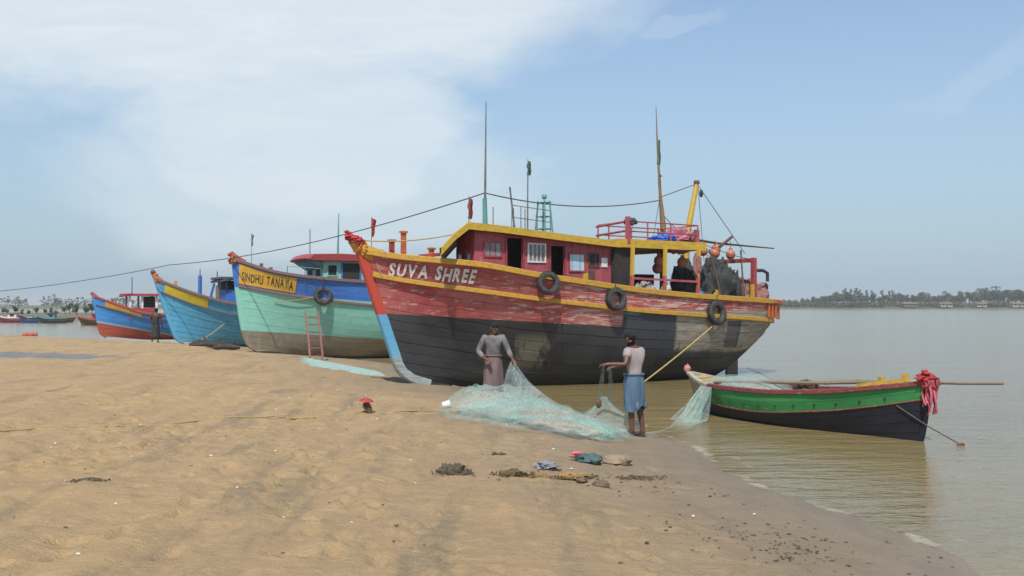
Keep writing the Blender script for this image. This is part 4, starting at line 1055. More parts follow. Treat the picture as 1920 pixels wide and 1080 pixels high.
# short fore deck in yellow and its posts
for k in range(4):
    x = .12 + k * .24; tt = (x + .12) / 5.97; w = float(HW.b(np.array(tt)))
    MB().box((x, 0, float(HW.zs(np.array(tt))) + .03), (.225, max(.12, 2 * w - .02), .03)).build('foredeck_board', M_YEL2, row, smooth=False)
for k in range(3):
    x = 5.0 + k * .24; tt = (x + .12) / 5.97; w = float(HW.b(np.array(tt)))
    MB().box((x, 0, float(HW.zs(np.array(tt))) + .0), (.225, max(.1, 2 * w - .04), .03)).build('aft_deck_board', pm('pale_yellow_deck', (.48, .36, .16), (.38, .28, .14), 5, .7, .3), row, smooth=False)
MB().box((1.12, -.34, .86), (.08, .08, .2)).build('thole_post', M_YEL2, row, smooth=False)
MB().box((.42, -.1, .95), (.08, .08, .22)).build('thole_post', M_YEL2, row, smooth=False)
MB().bar((1.1, .26, .84), (.2, .14, .98), .06, .05).build('bow_chock', M_YEL2, row, smooth=False)
mb = MB()
for k, (a, b_, c_, s_) in enumerate([(-.1, 0, 1.0, .10), (-.04, .09, 1.02, .08), (-.12, -.08, .97, .09), (-.08, .04, 1.1, .06), (-.14, .05, .9, .08), (-.02, -.1, 1.05, .06), (-.13, -.03, .84, .07)]):
    mb.ell((a, b_, c_), (s_, s_ * 1.1, s_ * .8), 14, 10, .9, 2 + k)
mb.build('bow_wrapping', MATS['red_cloth'], row)
mb = MB(); rnd = random.Random(6)   # frayed pink cloth hanging on the stem
for k in range(16):
    x0 = -.16 + .05 * rnd.uniform(-1, 1); y0 = -.13 + .27 * k / 15; L_ = rnd.uniform(.3, .62)
    mb.grid([[(x0 - .05 * math.sin(j * .8 + k), y0 + s_ * .028 * (1 - j * .06) + .02 * math.sin(j + k), 1.0 - L_ * j / 6) for s_ in (-1, 0, 1)] for j in range(7)])
mb.build('hanging_cloth', pm('pink_rag', (.58, .14, .18), (.44, .08, .12), 7, .85, .5), row)
MB().ell((5.92, 0, .84), (.08, .07, .10), 10, 7, .35, 9).build('stern_wrapping', pm('pale_pink_rag', (.46, .22, .19), (.36, .14, .12), 7, .85, .5), row)
# poles laid along the rowing boat
def onrow(p): return Mw @ Vector(p)
pole_m = pm('bamboo', (.24, .185, .12), (.17, .13, .085), 5, .7, .3, (1, 8, 8))
def pole(a, b, r0, r1, label):
    a, b = onrow(a), onrow(b); mb = MB(); n = 9
    pts = [(b - a) * (i / n) + Vector((0, 0, .012 * math.sin(i * 1.3))) for i in range(n + 1)]
    t = thing('punt_pole', tuple(a), 0, label, 'pole')
    mb.tube(pts, [r0 + (r1 - r0) * i / n for i in range(n + 1)], 8); mb.build('shaft', pole_m, t)
    for i in (2, 4, 6): MB().lathe([(r0 + .001, -.015), (r0 + .006, 0), (r0 + .001, .015)], 8, pts[i], pts[-1]).build('cane_node', pole_m, t)
pole((4.6, .40, .66), (-.98, -.65, .98), .032, .022, 'long grey bamboo pole jutting out past the rowing boat bow')
pole((4.4, -.1, .66), (.2, -.42, .93), .03, .02, 'shorter bamboo pole lying inside the rowing boat beside the long one')
pole((3.55, -.40, .66), (4.75, -.62, .92), .015, .012, 'thin dark stick propped up on the far gunwale of the rowing boat')
heap('rope_bundle', tuple(onrow((2.75, -.2, .60))), (.2, .14, .2), M_BROWN, 'small brown bundle of rope and sticks on the rowing boat thwart', 'rope', 31, .6, 5, 10, M_ROPE)
# anchor line running from the rowing boat's bow into the water
al = thing('anchor_line', (7.03, 15.9, 0), 0, 'dark anchor line slanting from the rowing boat bow to a small float', 'rope')
pa = Vector(HW.on(np.array([.35]), np.array([.56]), 1, .02)[0]); pa = Mw @ pa - Vector((7.03, 15.9, 0))
MB().tube([pa, pa * .5 + Vector((0, 0, -.02)), Vector((0, 0, .01))], .011, 6).build('cord', M_ROPE, al)
MB().ell((0, 0, .01), (.07, .035, .03), 10, 6, .2, 3).build('float', M_BROWN, al)

# ---------------------------------------------------------------- ropes and cables
def sag(a, b, s_, n=24):
    a, b = Vector(a), Vector(b); return [a.lerp(b, i / n) - Vector((0, 0, s_ * 4 * (i / n) * (1 - i / n))) for i in range(n + 1)]
def rope(name, pts, r_, mat, label):
    p0 = pts[0]; MB().tube([Vector(p) - Vector(p0) for p in pts], r_, 6).build(name, mat, None, label, 'rope', loc=tuple(p0))
mast_pt = onred((9.25, 0, 5.45)); ant_pt = onred((2.69, 0, 5.25)); left_pt = (-33, 58, 2.75)
p1 = sag(mast_pt, ant_pt, .28); p2 = sag(ant_pt, (-14.9, 44.2, 3.95), .35)
rope('mooring_cable', p1 + p2[1:] + sag((-14.9, 44.2, 3.95), left_pt, .25)[1:], .018, M_ROPE, 'long dark cable sagging from the red trawler mast past the other boats')
sk2 = thing('mooring_stake', (-33, 58, gz(-33, 58)), 0, 'tall wooden mooring stake on the sand holding the long cable', 'stake')
MB().tube([(0, 0, -.3), (0, 0, 2.4)], [.09, .07], 8).build('shaft', M_WOOD, sk2); MB().lathe([(.08, 2.0), (.1, 2.04), (.08, 2.08)], 10).build('rope_turn', M_ROPE, sk2)
rope('bow_line', sag(onred((1.1, -.9, 4.0)), onred((-1.0, 0, 3.82)), .08), .018, M_YROPE, 'yellow line stretched from the wheelhouse visor to the red trawler prow')
rope('mooring_line', sag(tuple(Mr @ Vector(HR.on(np.array([9.55]), np.array([1.9]), -1, .2)[0])), (3.55, 28.3, -.05), .05), .022, M_YROPE, 'taut yellow rope running from the stern tyre down into the water')
rope('bow_line', sag(onred((-.8, -.12, 3.6)), tuple(Mr @ Vector(HR.on(np.array([-.55]), np.array([2.95]), -1, .1)[0])), .03, 8), .014, M_YROPE, 'short frayed yellow rope across the red trawler bow')
rope('mooring_line', sag(tuple(Mg @ Vector(HG.on(np.array([2.6]), np.array([2.6]), -1, .12)[0])), tuple(Mg @ Vector(HG.on(np.array([1.0]), np.array([2.35]), -1, .05)[0])), .06, 10), .014, M_YROPE, 'short rope between the tyre and the mint green hull')
pa = Ml @ Vector(HL.on(np.array([2.1]), np.array([1.35]), -1, .05)[0])
rope('mooring_line', sag(tuple(pa), (-13.6, 43.3, gz(-13.6, 43.3)), .05), .022, M_YROPE, 'pale yellow rope from the sky blue hull down to the sand')
xs = np.linspace(-9, -1.2, 60); pts = []
for x in xs:
    y = np.interp(x, [-9, -6.4, -4.5, -2.4, -1.2], [11.5, 12.7, 15.1, 16.9, 17.9]) + .05 * math.sin(x * 4)
    pts.append((x, y, gz(x, y) + .004 + .008 * math.sin(x * 2.7)))
rope('beach_rope', pts, .011, M_YROPE, 'long yellow rope lying across the dry sand')

# ================================================================ people
M_SKIN = pm('brown_skin', (.125, .058, .034), (.10, .045, .028), 6, .5, .08)
M_HAIR = pm('black_hair', (.008, .007, .007), (.014, .012, .011), 30, .95, .5)
def skin_mesh(name, verts, edges, mat, parent, root=0, sub=2):
    """verts: (pos, radius)"""
    me = bpy.data.meshes.new(name); me.from_pydata([v[0] for v in verts], edges, [])
    o = bpy.data.objects.new(name, me); put(o, name, parent)
    sm = o.modifiers.new('skin', 'SKIN'); sm.use_smooth_shade = True
    for i, v in enumerate(verts):
        rr = v[1] if isinstance(v[1], tuple) else (v[1], v[1])
        me.skin_vertices[0].data[i].radius = rr; me.skin_vertices[0].data[i].use_root = (i == root)
    ss = o.modifiers.new('sub', 'SUBSURF'); ss.levels = sub; ss.render_levels = sub
    me.materials.append(mat)
    return o
def fingers(V, E, palm, idx, d, n, thumb):
    """five bent fingers rooted in the palm; d = hand direction, n = direction the fingers curl to"""
    d = Vector(d).normalized(); n = Vector(n).normalized(); s_ = d.cross(n).normalized()
    p = Vector(palm)
    for k, L_ in enumerate((.068, .078, .074, .056)):
        b0 = p + d * .045 + s_ * (-.03 + .02 * k)
        i0 = len(V); V.append((tuple(b0), .0095)); V.append((tuple(b0 + d * L_ * .5 + n * L_ * .25), .0085)); V.append((tuple(b0 + d * L_ * .7 + n * L_ * .72), .0075))
        E += [(idx, i0), (i0, i0 + 1), (i0 + 1, i0 + 2)]
    b0 = p + s_ * thumb * .035 + d * .005
    i0 = len(V); V.append((tuple(b0), .011)); V.append((tuple(b0 + d * .035 + s_ * thumb * .02 + n * .02), .009))
    E += [(idx, i0), (i0, i0 + 1)]
def person(loc, J, label, face, shirt, lower, hem, shirt_to='wrist', waist_z=.98, sleeve=.6, bald=False):
    """J: joints relative to the feet; left/right: shoulder elbow wrist hand hip knee ankle toe"""
    t = thing('person', loc, 0, label, 'person')
    V = []; E = []
    def av(p, r_): V.append((tuple(p), r_)); return len(V) - 1
    pel = av(J['pelvis'], (.115, .09)); sp = av(J['spine'], (.105, .085)); ch = av(J['chest'], (.15, .105)); nk = av(J['neck'], .052)
    E += [(pel, sp), (sp, ch), (ch, nk)]
    hd = Vector(J['head']); f = Vector(face).normalized(); up = (hd - Vector(J['neck'])).normalized()
    jaw = av(hd - up * .05 + f * .022, .063); sk_ = av(hd + up * .035, .088); cr = av(hd + up * .088 - f * .01, .062)
    E += [(nk, jaw), (jaw, sk_), (sk_, cr)]
    for s_ in 'lr':
        sh = av(J[s_ + 'sh'], .062); el_ = av(J[s_ + 'el'], .043); wr = av(J[s_ + 'wr'], .028); pm_ = av(J[s_ + 'ha'], (.036, .022))
        mid = Vector(J[s_ + 'sh']).lerp(Vector(J[s_ + 'el']), .45); md = av(mid, .050); fm = av(Vector(J[s_ + 'el']).lerp(Vector(J[s_ + 'wr']), .3), .042)
        E += [(ch, sh), (sh, md), (md, el_), (el_, fm), (fm, wr), (wr, pm_)]
        d_ = Vector(J[s_ + 'ha']) - Vector(J[s_ + 'wr']); fingers(V, E, J[s_ + 'ha'], pm_, d_, (0, .2, -1), 1 if s_ == 'l' else -1)
        hp = av(J[s_ + 'hip'], .088); th_ = av(Vector(J[s_ + 'hip']).lerp(Vector(J[s_ + 'kn']), .5), .074); kn = av(J[s_ + 'kn'], .055); cf = av(Vector(J[s_ + 'kn']).lerp(Vector(J[s_ + 'an']), .3), .054)
        an = av(J[s_ + 'an'], .036); hl = av(Vector(J[s_ + 'an']) + Vector((0, 0, -.035)), .038); tb = av(Vector(J[s_ + 'an']).lerp(Vector(J[s_ + 'to']), .6) + Vector((0, 0, -.015)), (.042, .03)); to = av(J[s_ + 'to'], (.036, .02))
        E += [(pel, hp), (hp, th_), (th_, kn), (kn, cf), (cf, an), (an, hl), (an, tb), (tb, to)]
    skin_mesh('body', V, E, M_SKIN, t)
    # head details
    sd_ = up.cross(f).normalized()
    for q in (-1, 1):
        MB().ell(hd + sd_ * q * .085 + up * .012, (.018, .02, .032), 7, 5).build('ear', M_SKIN, t)
        MB().ell(hd + f * .083 + sd_ * q * .032 + up * .025, (.012, .012, .009), 7, 5).build('eye', M_BLACK, t)
    MB().ell(hd + f * .092 + up * -.002, (.017, .017, .026), 7, 5).build('nose', M_SKIN, t)
    MB().ell(hd + f * .082 - up * .045, (.022, .018, .007), 7, 5).build('mouth', pm('lips', (.13, .05, .04)), t)
    mb = MB(); rot = Matrix((sd_, -f, up)).transposed()
    mb.ell(hd + up * (.058 if not bald else .035) - f * (.022 if not bald else .045), (.092, .098, .085) if not bald else (.088, .075, .08), 16, 10, .12, 3, rot); mb.build('hair', M_HAIR, t)
    # shirt over torso and arms
    V = []; E = []
    c0 = Vector(J['chest']); lo = Vector(J['pelvis']).lerp(Vector(J['spine']), -.4)
    a = av(lo, (.165, .140)); b_ = av(J['spine'], (.150, .118)); c_ = av(J['chest'], (.168, .125)); n_ = av(c0.lerp(Vector(J['neck']), .55), .085)
    E += [(a, b_), (b_, c_), (c_, n_)]
    for s_ in 'lr':
        S0, E0, W0 = Vector(J[s_ + 'sh']), Vector(J[s_ + 'el']), Vector(J[s_ + 'wr'])
        i0 = av(S0, .08)
        E.append((c_, i0))
        if shirt_to == 'wrist':
            i1 = av(S0.lerp(E0, .5), .068); i2 = av(E0, .06); i3 = av(E0.lerp(W0, .5), .055); i4 = av(E0.lerp(W0, .86), .046); E += [(i0, i1), (i1, i2), (i2, i3), (i3, i4)]
        else:
            i1 = av(S0.lerp(E0, sleeve * .5), .074); i2 = av(S0.lerp(E0, sleeve), .068); E += [(i0, i1), (i1, i2)]
    skin_mesh('shirt', V, E, shirt, t)
    # wrapped waist cloth
    P0 = Vector(J['pelvis']); rows = []
    kn = (Vector(J['lkn']) + Vector(J['rkn'])) / 2; n = 40
    for i in range(13):
        k = i / 12; z = waist_z + (hem - waist_z) * k
        c_ = P0.lerp(kn, max(0, min(1, (P0.z - z) / (P0.z - kn.z)))); sp_ = (Vector(J['rkn']) - Vector(J['lkn'])); sp_.z = 0
        ax = sp_.normalized() if sp_.length > .02 else Vector((1, 0, 0)); ay = Vector((-ax.y, ax.x, 0))
        wx = .150 + .030 * math.sin(min(1, k * 3) * math.pi / 2) + sp_.length * .12 * k; wy = .130 + .02 * math.sin(min(1, k * 3) * math.pi / 2) + .015 * k
        rw = []
        for j in range(n + 1):
            a = 2 * math.pi * j / n; pl_ = 1 + (.03 + .07 * k) * math.sin(a * 6 + 2.5 * math.sin(k * 3)) + .045 * math.sin(a * 11 + 1 + 4 * k) * (.3 + k) - .05 * k * k
            q = Vector((c_.x, c_.y, 0)) + ax * math.cos(a) * wx * pl_ + ay * math.sin(a) * wy * pl_
            rw.append((q.x, q.y, z - .05 * k * math.sin(a * 2 + 1) - .02 * k * math.sin(a * 5)))
        rows.append(rw)
    mb = MB(); mb.grid(rows); mb.build('waist_cloth', lower, t)
    mb = MB(); mb.tube([((rows[0][j][0] + rows[1][j][0]) / 2, (rows[0][j][1] + rows[1][j][1]) / 2, waist_z - .005) for j in range(n + 1)], .022, 6, False); mb.build('waist_roll', lower, t)
    return t
# man with his back turned, hauling the net with his left hand
z0 = max(0, gz(1.96, 16.2))
J2 = dict(pelvis=(0, 0, .90), spine=(.01, 0, 1.12), chest=(.0, 0, 1.30), neck=(-.02, .015, 1.44), head=(-.055, .04, 1.545),
          lsh=(-.115, -.13, 1.36), lel=(-.165, -.26, 1.16), lwr=(-.40, -.20, 1.17), lha=(-.475, -.185, 1.165),
          rsh=(.12, .13, 1.36), rel=(.0, .29, 1.14), rwr=(-.24, .25, 1.10), rha=(-.315, .24, 1.09),
          lhip=(-.055, -.065, .86), lkn=(-.055, -.055, .47), lan=(-.04, -.04, .085), lto=(-.18, .04, .022),
          rhip=(.06, .065, .86), rkn=(.085, .05, .47), ran=(.15, .03, .085), rto=(.02, .13, .022))
person((1.95, 16.2, z0), J2, 'man in pale shirt and short blue waist cloth, back turned, hauling up the net', (-.8, .55, -.12),
       pm('pale_shirt', (.36, .31, .295), (.27, .23, .22), 4, .85, .35), pm('blue_cloth', (.078, .135, .195), (.045, .08, .13), 5, .9, .6, (1, 1, .3), (.16, .22, .27), .56, 5), .44, 'elbow', 1.0, .5)
# man facing the water with the net in both hands
z1 = gz(-.38, 20.4)
J1 = dict(pelvis=(0, 0, .88), spine=(0, 0, 1.08), chest=(.01, -.01, 1.25), neck=(.02, -.02, 1.40), head=(.035, -.05, 1.50),
          lsh=(-.175, 0, 1.32), lel=(-.30, -.04, 1.05), lwr=(-.17, -.20, .92), lha=(-.11, -.24, .89),
          rsh=(.20, 0, 1.32), rel=(.31, -.07, 1.06), rwr=(.38, -.22, .92), rha=(.41, -.28, .88),
          lhip=(-.08, 0, .84), lkn=(-.09, -.02, .46), lan=(-.09, .02, .085), lto=(-.11, -.15, .022),
          rhip=(.08, 0, .84), rkn=(.10, -.02, .46), ran=(.11, .02, .085), rto=(.13, -.15, .022))
person((-.38, 20.4, z1), J1, 'man in grey long sleeved shirt standing behind the net pile, facing the beach', (.45, -.85, -.15),
       pm('grey_shirt', (.19, .18, .185), (.085, .08, .085), 5, .9, .5), pm('mauve_cloth', (.165, .11, .105), (.11, .08, .078), 4, .9, .5, (1, 1, .4), (.30, .15, .15), .60, 4), .12, 'wrist', .97, 1)
# figure between the far boats
z2 = gz(-16.97, 48.25)
J3 = dict(pelvis=(0, 0, .92), spine=(0, 0, 1.12), chest=(0, 0, 1.30), neck=(0, 0, 1.44), head=(.01, .02, 1.56),
          lsh=(-.18, 0, 1.37), lel=(-.25, .02, 1.10), lwr=(-.20, .12, .90), lha=(-.18, .16, .83), rsh=(.18, 0, 1.37), rel=(.27, .0, 1.10), rwr=(.27, .1, .86), rha=(.27, .13, .79),
          lhip=(-.09, 0, .88), lkn=(-.12, -.02, .48), lan=(-.17, 0, .085), lto=(-.22, .16, .022), rhip=(.09, 0, .88), rkn=(.11, .02, .48), ran=(.10, .0, .085), rto=(.13, .18, .022))
person((-16.97, 48.25, z2), J3, 'figure in dark clothes standing between the two blue boats', (.1, 1, 0), pm('dark_red_shirt', (.055, .028, .028), (.035, .02, .02), 5, .85), pm('dark_cloth', (.035, .032, .035), None, 5, .85), .30, 'elbow', .98, .8)

# ================================================================ fishing net
def net_mat(name, c1, c2, a0, a1, cream=None, sc=1.0):
    m, nt, b = newmat(name); v = coords(nt)
    n1 = noi(scl(v, (1, 1, 2)), 1.4 * sc, 5, .6, .5); n2 = noi(scl(v, (9, 3, 9)), 2.4 * sc, 6, .7, 1.2); n3 = noi(v, 60 * sc, 3, .8)
    colr = mix(nt, n1.step(.35, .65), c1, c2)
    if cream: colr = mix(nt, noi(scl(v, (.7, 1.6, .6), (4, 2, 1)), 1.1, 4, .55).step(.46, .58), colr, cream)
    colr = mix(nt, n3.step(.5, .8) * .35, colr, (.66, .76, .70))
    at = nt.nodes.new('ShaderNodeAttribute'); at.attribute_name = 'thickness'
    al = (n2.step(.25, .75) * (a1 - a0) + a0) * (n3 * .4 + .8) * X(nt, at.outputs['Fac'])
    setp(nt, b, Base_Color=colr, Roughness=.5, Alpha=al.min(1.0), Specular_IOR_Level=.3)
    tr = nt.nodes.new('ShaderNodeBsdfTranslucent'); nt.links.new(colr.k, tr.inputs[0])
    bump(nt, b, n2 + n3 * .4, .6, .05)
    return m
MN1 = net_mat('mint_net', (.36, .58, .49), (.46, .64, .57), .20, .68, (.54, .50, .40))
MN2 = net_mat('mint_net_thin', (.40, .56, .50), (.48, .60, .56), .08, .40, None, 1.3)
MN3 = net_mat('grey_net_thin', (.36, .46, .44), (.45, .52, .50), .10, .52, None, 1.5)
def thick(o, n, m_, ends=True):
    a = np.linspace(0, 1, n)[:, None]; k = np.linspace(-1, 1, m_)[None, :]
    w = np.clip((1 - np.abs(k)) * 3.2, 0, 1) * (np.clip(a * 9, 0, 1) * np.clip((1 - a) * 9, 0, 1) if ends else 1 + 0 * a)
    w = np.clip(w * (1 + .8 * fbm(a * 12, k * 4, 2, 5)), 0, 1)
    at = o.data.attributes.new('thickness', 'FLOAT', 'POINT'); at.data.foreach_set('value', (np.ones(len(o.data.vertices)) if len(o.data.vertices) != w.size else w.ravel()).astype(np.float32))
net = thing('fishing_net', (.3, 18, 0), 0, 'pale mint and cream nylon fishing net heaped on the sand and held by two men', 'net')
def heaped(name, mat, ridge, hgt, wid, seed, na=70, nb=36, lift=.012, amp=1):
    """soft pile along a ridge polyline (x, y), heights and half widths per point"""
    rx = np.array([p[0] for p in ridge]); ry = np.array([p[1] for p in ridge]); s_ = np.linspace(0, 1, len(ridge))
    a = np.linspace(0, 1, na); X0, Y0 = curve(list(zip(s_, rx)))(a), curve(list(zip(s_, ry)))(a)
    H = curve(list(zip(s_, hgt)))(a); Wd = curve(list(zip(s_, wid)))(a)
    dx_, dy_ = np.gradient(X0), np.gradient(Y0); L_ = np.hypot(dx_, dy_); nx, ny = -dy_ / L_, dx_ / L_
    c_ = np.linspace(-1, 1, nb)
    PX = X0[:, None] + nx[:, None] * c_ * Wd[:, None]; PY = Y0[:, None] + ny[:, None] * c_ * Wd[:, None]
    PX = PX + .12 * fbm(PX * 1.2 + 7, PY * 1.2, 2, seed); PY = PY + .12 * fbm(PX * 1.2, PY * 1.2 + 9, 2, seed + 3)
    prof = np.clip(1 - np.abs(c_)**2.0, 0, 1)[None, :]
    Z = H[:, None] * prof * (1 + amp * .8 * fbm(PX * 2.0, PY * 2.0, 3, seed + 5)) + prof**.5 * amp * (.10 * fbm(PX * 4.5, PY * 4.5, 3, seed + 8) + .03 * fbm(PX * 14, PY * 9, 2, seed + 9))
    Z = np.maximum(Z, 0) + np.maximum(ground(PX, PY), 0) + lift
    o_n = MB().grid(np.stack([PX - .3, PY - 18, Z], -1)).build(name, mat, net)
    thick(o_n, na, nb)
R1 = [(-.95, 19.2), (-.62, 19.0), (-.1, 18.4), (.6, 17.3), (1.2, 16.3), (1.75, 15.7)]
heaped('net_pile', MN1, R1, [.03, .30, .31, .22, .15, .04], [.35, .95, 1.05, .9, .7, .25], 41)
heaped('net_pile', MN1, [(p[0] + .1, p[1] - .35) for p in R1], [.02, .16, .19, .16, .13, .03], [.4, 1.1, 1.25, 1.05, .75, .3], 57, lift=.02)
heaped('net_pile', MN2, [(p[0] - .05, p[1] + .1) for p in R1], [.05, .42, .40, .28, .2, .05], [.3, 1.0, 1.1, .95, .75, .3], 66, lift=.02)
heaped('net_skirt', MN2, [(-1.1, 18.4), (-.6, 17.5), (.0, 16.6), (.9, 15.7), (1.5, 15.4)], [.02, .06, .07, .06, .02], [.3, .75, .8, .6, .3], 71, lift=.014)
heaped('net_skirt', net_mat('cream_net', (.50, .47, .36), (.42, .40, .32), .35, .95), [(.1, 16.8), (.6, 16.2), (1.1, 15.7), (1.5, 15.5)], [.02, .10, .09, .02], [.25, .5, .45, .2], 77, lift=.05)
def sheet(name, mat, top, bot, n=40, m_=18, bulge=.1, seed=1, fold=.05):
    """hanging net between an upper and a lower polyline"""
    tc = [curve([(i / (len(top) - 1), p[k]) for i, p in enumerate(top)]) for k in range(3)]; bc = [curve([(i / (len(bot) - 1), p[k]) for i, p in enumerate(bot)]) for k in range(3)]
    a = np.linspace(0, 1, n)[:, None]; k = np.linspace(0, 1, m_)[None, :]
    A = [tc[q](a) * (1 - k) + bc[q](a) * k for q in range(3)]
    w = np.sin(k * np.pi * .9)
    A[1] = A[1] - bulge * w + fold * w * np.sin(a * 38 + 3 * fbm(a * 4, k * 2, 2, seed)); A[0] = A[0] + fold * w * fbm(a * 9, k * 2 + 3, 2, seed + 4)
    A[2] = A[2] - .12 * w * np.sin(a * np.pi)
    thick(MB().grid(np.stack([A[0] - .3, A[1] - 18, A[2]], -1)).build(name, mat, net), 1, 1)
h1 = (.03, 20.12, z1 + .88); h2 = (1.475, 16.02, z0 + 1.155)
sheet('held_net', MN3, [h1, (.35, 19.3, .72), (.85, 18.2, .42), (1.5, 16.9, .24)], [(.0, 19.9, .45), (.15, 19.0, .42), (.5, 18.0, .38), (1.2, 16.8, .18)], seed=3)
sheet('held_net', MN3, [(-.03, 20.1, z1 + .86), (.2, 19.6, .80), (.55, 18.8, .58)], [(-.25, 19.9, .40), (.05, 19.4, .40), (.35, 18.7, .40)], seed=9)
# tent of net drawn up under the other man's hand
rows = []
for i in range(14):
    k = i / 13; rr = .04 + .62 * k**1.5; zt = .50 * (1 - k)**1.1 + .06
    rows.append([(1.52 + rr * math.cos(a) * (1 + .12 * math.sin(a * 9)) * 1.05 - .3, 16.75 + rr * math.sin(a) * (1 + .12 * math.sin(a * 7)) - 18, zt + max(0, gz(1.5, 16.7)) + .01 * math.sin(a * 9)) for a in np.linspace(0, 2 * math.pi, 40)])
thick(MB().grid(rows).build('raised_net', MN2, net), 1, 1)
for dx_, xe, ye, ze in ((-.03, 1.42, 16.45, .62), (.07, 1.62, 16.5, .60)):
    A = []
    for i in range(16):
        k = i / 15
        A.append([((h2[0] + dx_) * (1 - k) + xe * k + s_ * (.02 + .03 * k) - .3, h2[1] * (1 - k) + ye * k - 18 + .015 * math.sin(k * 9 + s_), h2[2] * (1 - k) + ze * k) for s_ in (-1, -.3, .3, 1)])
    thick(MB().grid(A).build('net_strand', MN3, net), 1, 1)
for p in ((1.40, 16.42, .60),):
    MB().ell((p[0] - .3, p[1] - 18, p[2]), (.05, .04, .07), 9, 6, .3, 2).build('net_sinker', M_BROWN, net)
# net trailing to the rowing boat
bs = [tuple(onrow(HW.p(np.array((x + .12) / 5.97), np.array(1.97), 1, .06))) for x in (4.35, 4.6, 4.85)]
sheet('trailing_net', MN1, bs, [(3.55, 19.2, .02), (3.4, 19.3, .02), (3.2, 19.5, .02)], bulge=.04, seed=21)
sheet('trailing_net', MN2, bs, [(3.65, 19.0, .02), (3.35, 19.1, .02), (3.0, 19.3, .02)], bulge=.10, seed=28)
sheet('trailing_net', MN2, [(3.62, 18.72, .08), (3.0, 17.4, .09), (2.2, 16.3, .06)], [(3.1, 19.1, .03), (2.65, 17.8, .05), (1.9, 16.75, .06)], bulge=.0, seed=24, fold=.02)
# net stowed in the rowing boat
nb = thing('fishing_net', tuple(onrow((4.35, 0, .5))), TS, 'pale mint net stowed in the stern of the rowing boat', 'net')
def inboat(name, mat, x0, x1, zt, seed):
    xs_ = np.linspace(x0, x1, 34); rows = []
    for x in xs_:
        tt = np.array((x + 4.35 + .12) / 5.97); w = float(HW.b(tt)) * .88; e = math.sin(math.pi * (x - x0) / (x1 - x0))**.5
        rows.append([(x, w * c_, (float(HW.zs(tt)) - .62 + zt * e * (1 - abs(c_)**2.2)) + .05 * float(fbm(np.array(x * 3.), np.array(c_ * 2.), 3, seed))) for c_ in np.linspace(-1, 1, 20)])
    thick(MB().grid(rows).build(name, mat, nb), 1, 1)
inboat('net_folds', MN1, -1.15, .85, .30, 5); inboat('net_folds', MN2, -1.4, 1.0, .36, 9); inboat('net_folds', MN1, -2.5, -1.3, .12, 15)

# ================================================================ litter on the beach
def lay(x, y, dz=0): return (x, y, gz(x, y) + dz)
t = thing('wooden_anchor', lay(-2.39, 16.79, .0), 0, 'dark stake with a bright red cap standing in the dry sand', 'stake')
mb = MB(); mb.tube([(.05, 0, -.08), (.02, 0, .08), (-.03, .0, .2)], [.045, .05, .035], 8); mb.build('stub', M_BROWN, t)
mb = MB(); mb.tube([(-.06, -.02, .16), (-.05, -.03, .10), (-.02, -.03, .05)], [.02, .03, .02], 6); mb.build('root_fork', M_BROWN, t)
mb = MB(); mb.lathe([(0, .035), (.05, .03), (.09, .012), (.125, -.012), (.09, -.006), (0, .01)], 14, (-.02, 0, .21), (.12, -.1, 1)); mb.build('red_cap', pm('red_plastic', (.38, .045, .04), (.28, .04, .035), 6, .4, .1), t)
t = thing('plastic_cup', lay(-1.22, 18.7, .04), 0, 'white plastic cup lying on sand beside the net', 'cup')
MB().lathe([(.055, -.07), (.075, .07), (.08, .075), (.07, .07), (.05, -.065), (0, -.065)], 14, (0, 0, .02), (1, .3, .2)).build('cup', pm('white_plastic', (.80, .79, .76), (.74, .73, .70), 6, .35, .1), t)
MB().lathe([(.074, .066), (.084, .072), (.074, .08)], 14, (0, 0, .02), (1, .3, .2)).build('rim', MATS['white_plastic'], t)
heap('rag', lay(-1.02, 17.95, .0), (.13, .1, .06), pm('orange_rag', (.48, .12, .05), None, 6, .9), 'small orange rag beside the white cup', 'rag', 51, .5, 3)
tw = thing('cloth_bundle', lay(.92, 12.97), 0, 'wet dark teal cloth with a pink rag on top, lying on sand', 'cloth')
mb = MB(); mb.ell((.06, 0, .04), (.17, .11, .07), 16, 9, .6, 61); mb.ell((.14, -.03, .03), (.09, .07, .05), 12, 7, .6, 63); mb.ell((-.02, .02, .05), (.09, .07, .06), 12, 7, .6, 65); mb.build('teal_cloth', pm('dark_teal_cloth', (.035, .075, .075), (.07, .12, .12), 9, .85, .6), tw)
mb = MB(); mb.ell((-.07, .04, .10), (.075, .06, .035), 12, 8, .6, 67); mb.ell((-.13, .05, .07), (.05, .04, .02), 10, 7, .5, 69); mb.build('pink_rag', MATS['pink_rag'], tw)
def weed(name, x, y, w, h, mat, label, seed, n=70, core=True, mat2=None):
    rnd = random.Random(seed); t = thing(name, lay(x, y), 0, label, 'seaweed')
    if core:
        mb = MB()
        for k in range(4): mb.ell((rnd.uniform(-.5, .5) * w, rnd.uniform(-.3, .3) * w * .6, h * .15), (w * rnd.uniform(.25, .5), w * rnd.uniform(.15, .3), h * rnd.uniform(.15, .6)), 22, 12, .7, seed + k, None, .35)
        mb.build('clump', mat2 or mat, t)
    mb = MB()
    for k in range(n):
        a = rnd.uniform(0, 6.28); p = Vector((rnd.gauss(0, .45) * w, rnd.gauss(0, .3) * w * .6, 0)); L_ = rnd.uniform(.4, 1) * w * .5; q = []
        for j in range(5):
            q.append((p.x, p.y, max(.004, h * .55 * rnd.uniform(.05, .95)**2 * math.sin(math.pi * (j + .5) / 5)))); a += rnd.uniform(-.6, .6); p = p + Vector((math.cos(a), math.sin(a) * .7, 0)) * L_ / 5
        mb.tube(q, [.003, .006, .007, .005, .002], 4)
    mb.build('stems', mat, t, kind='stuff')
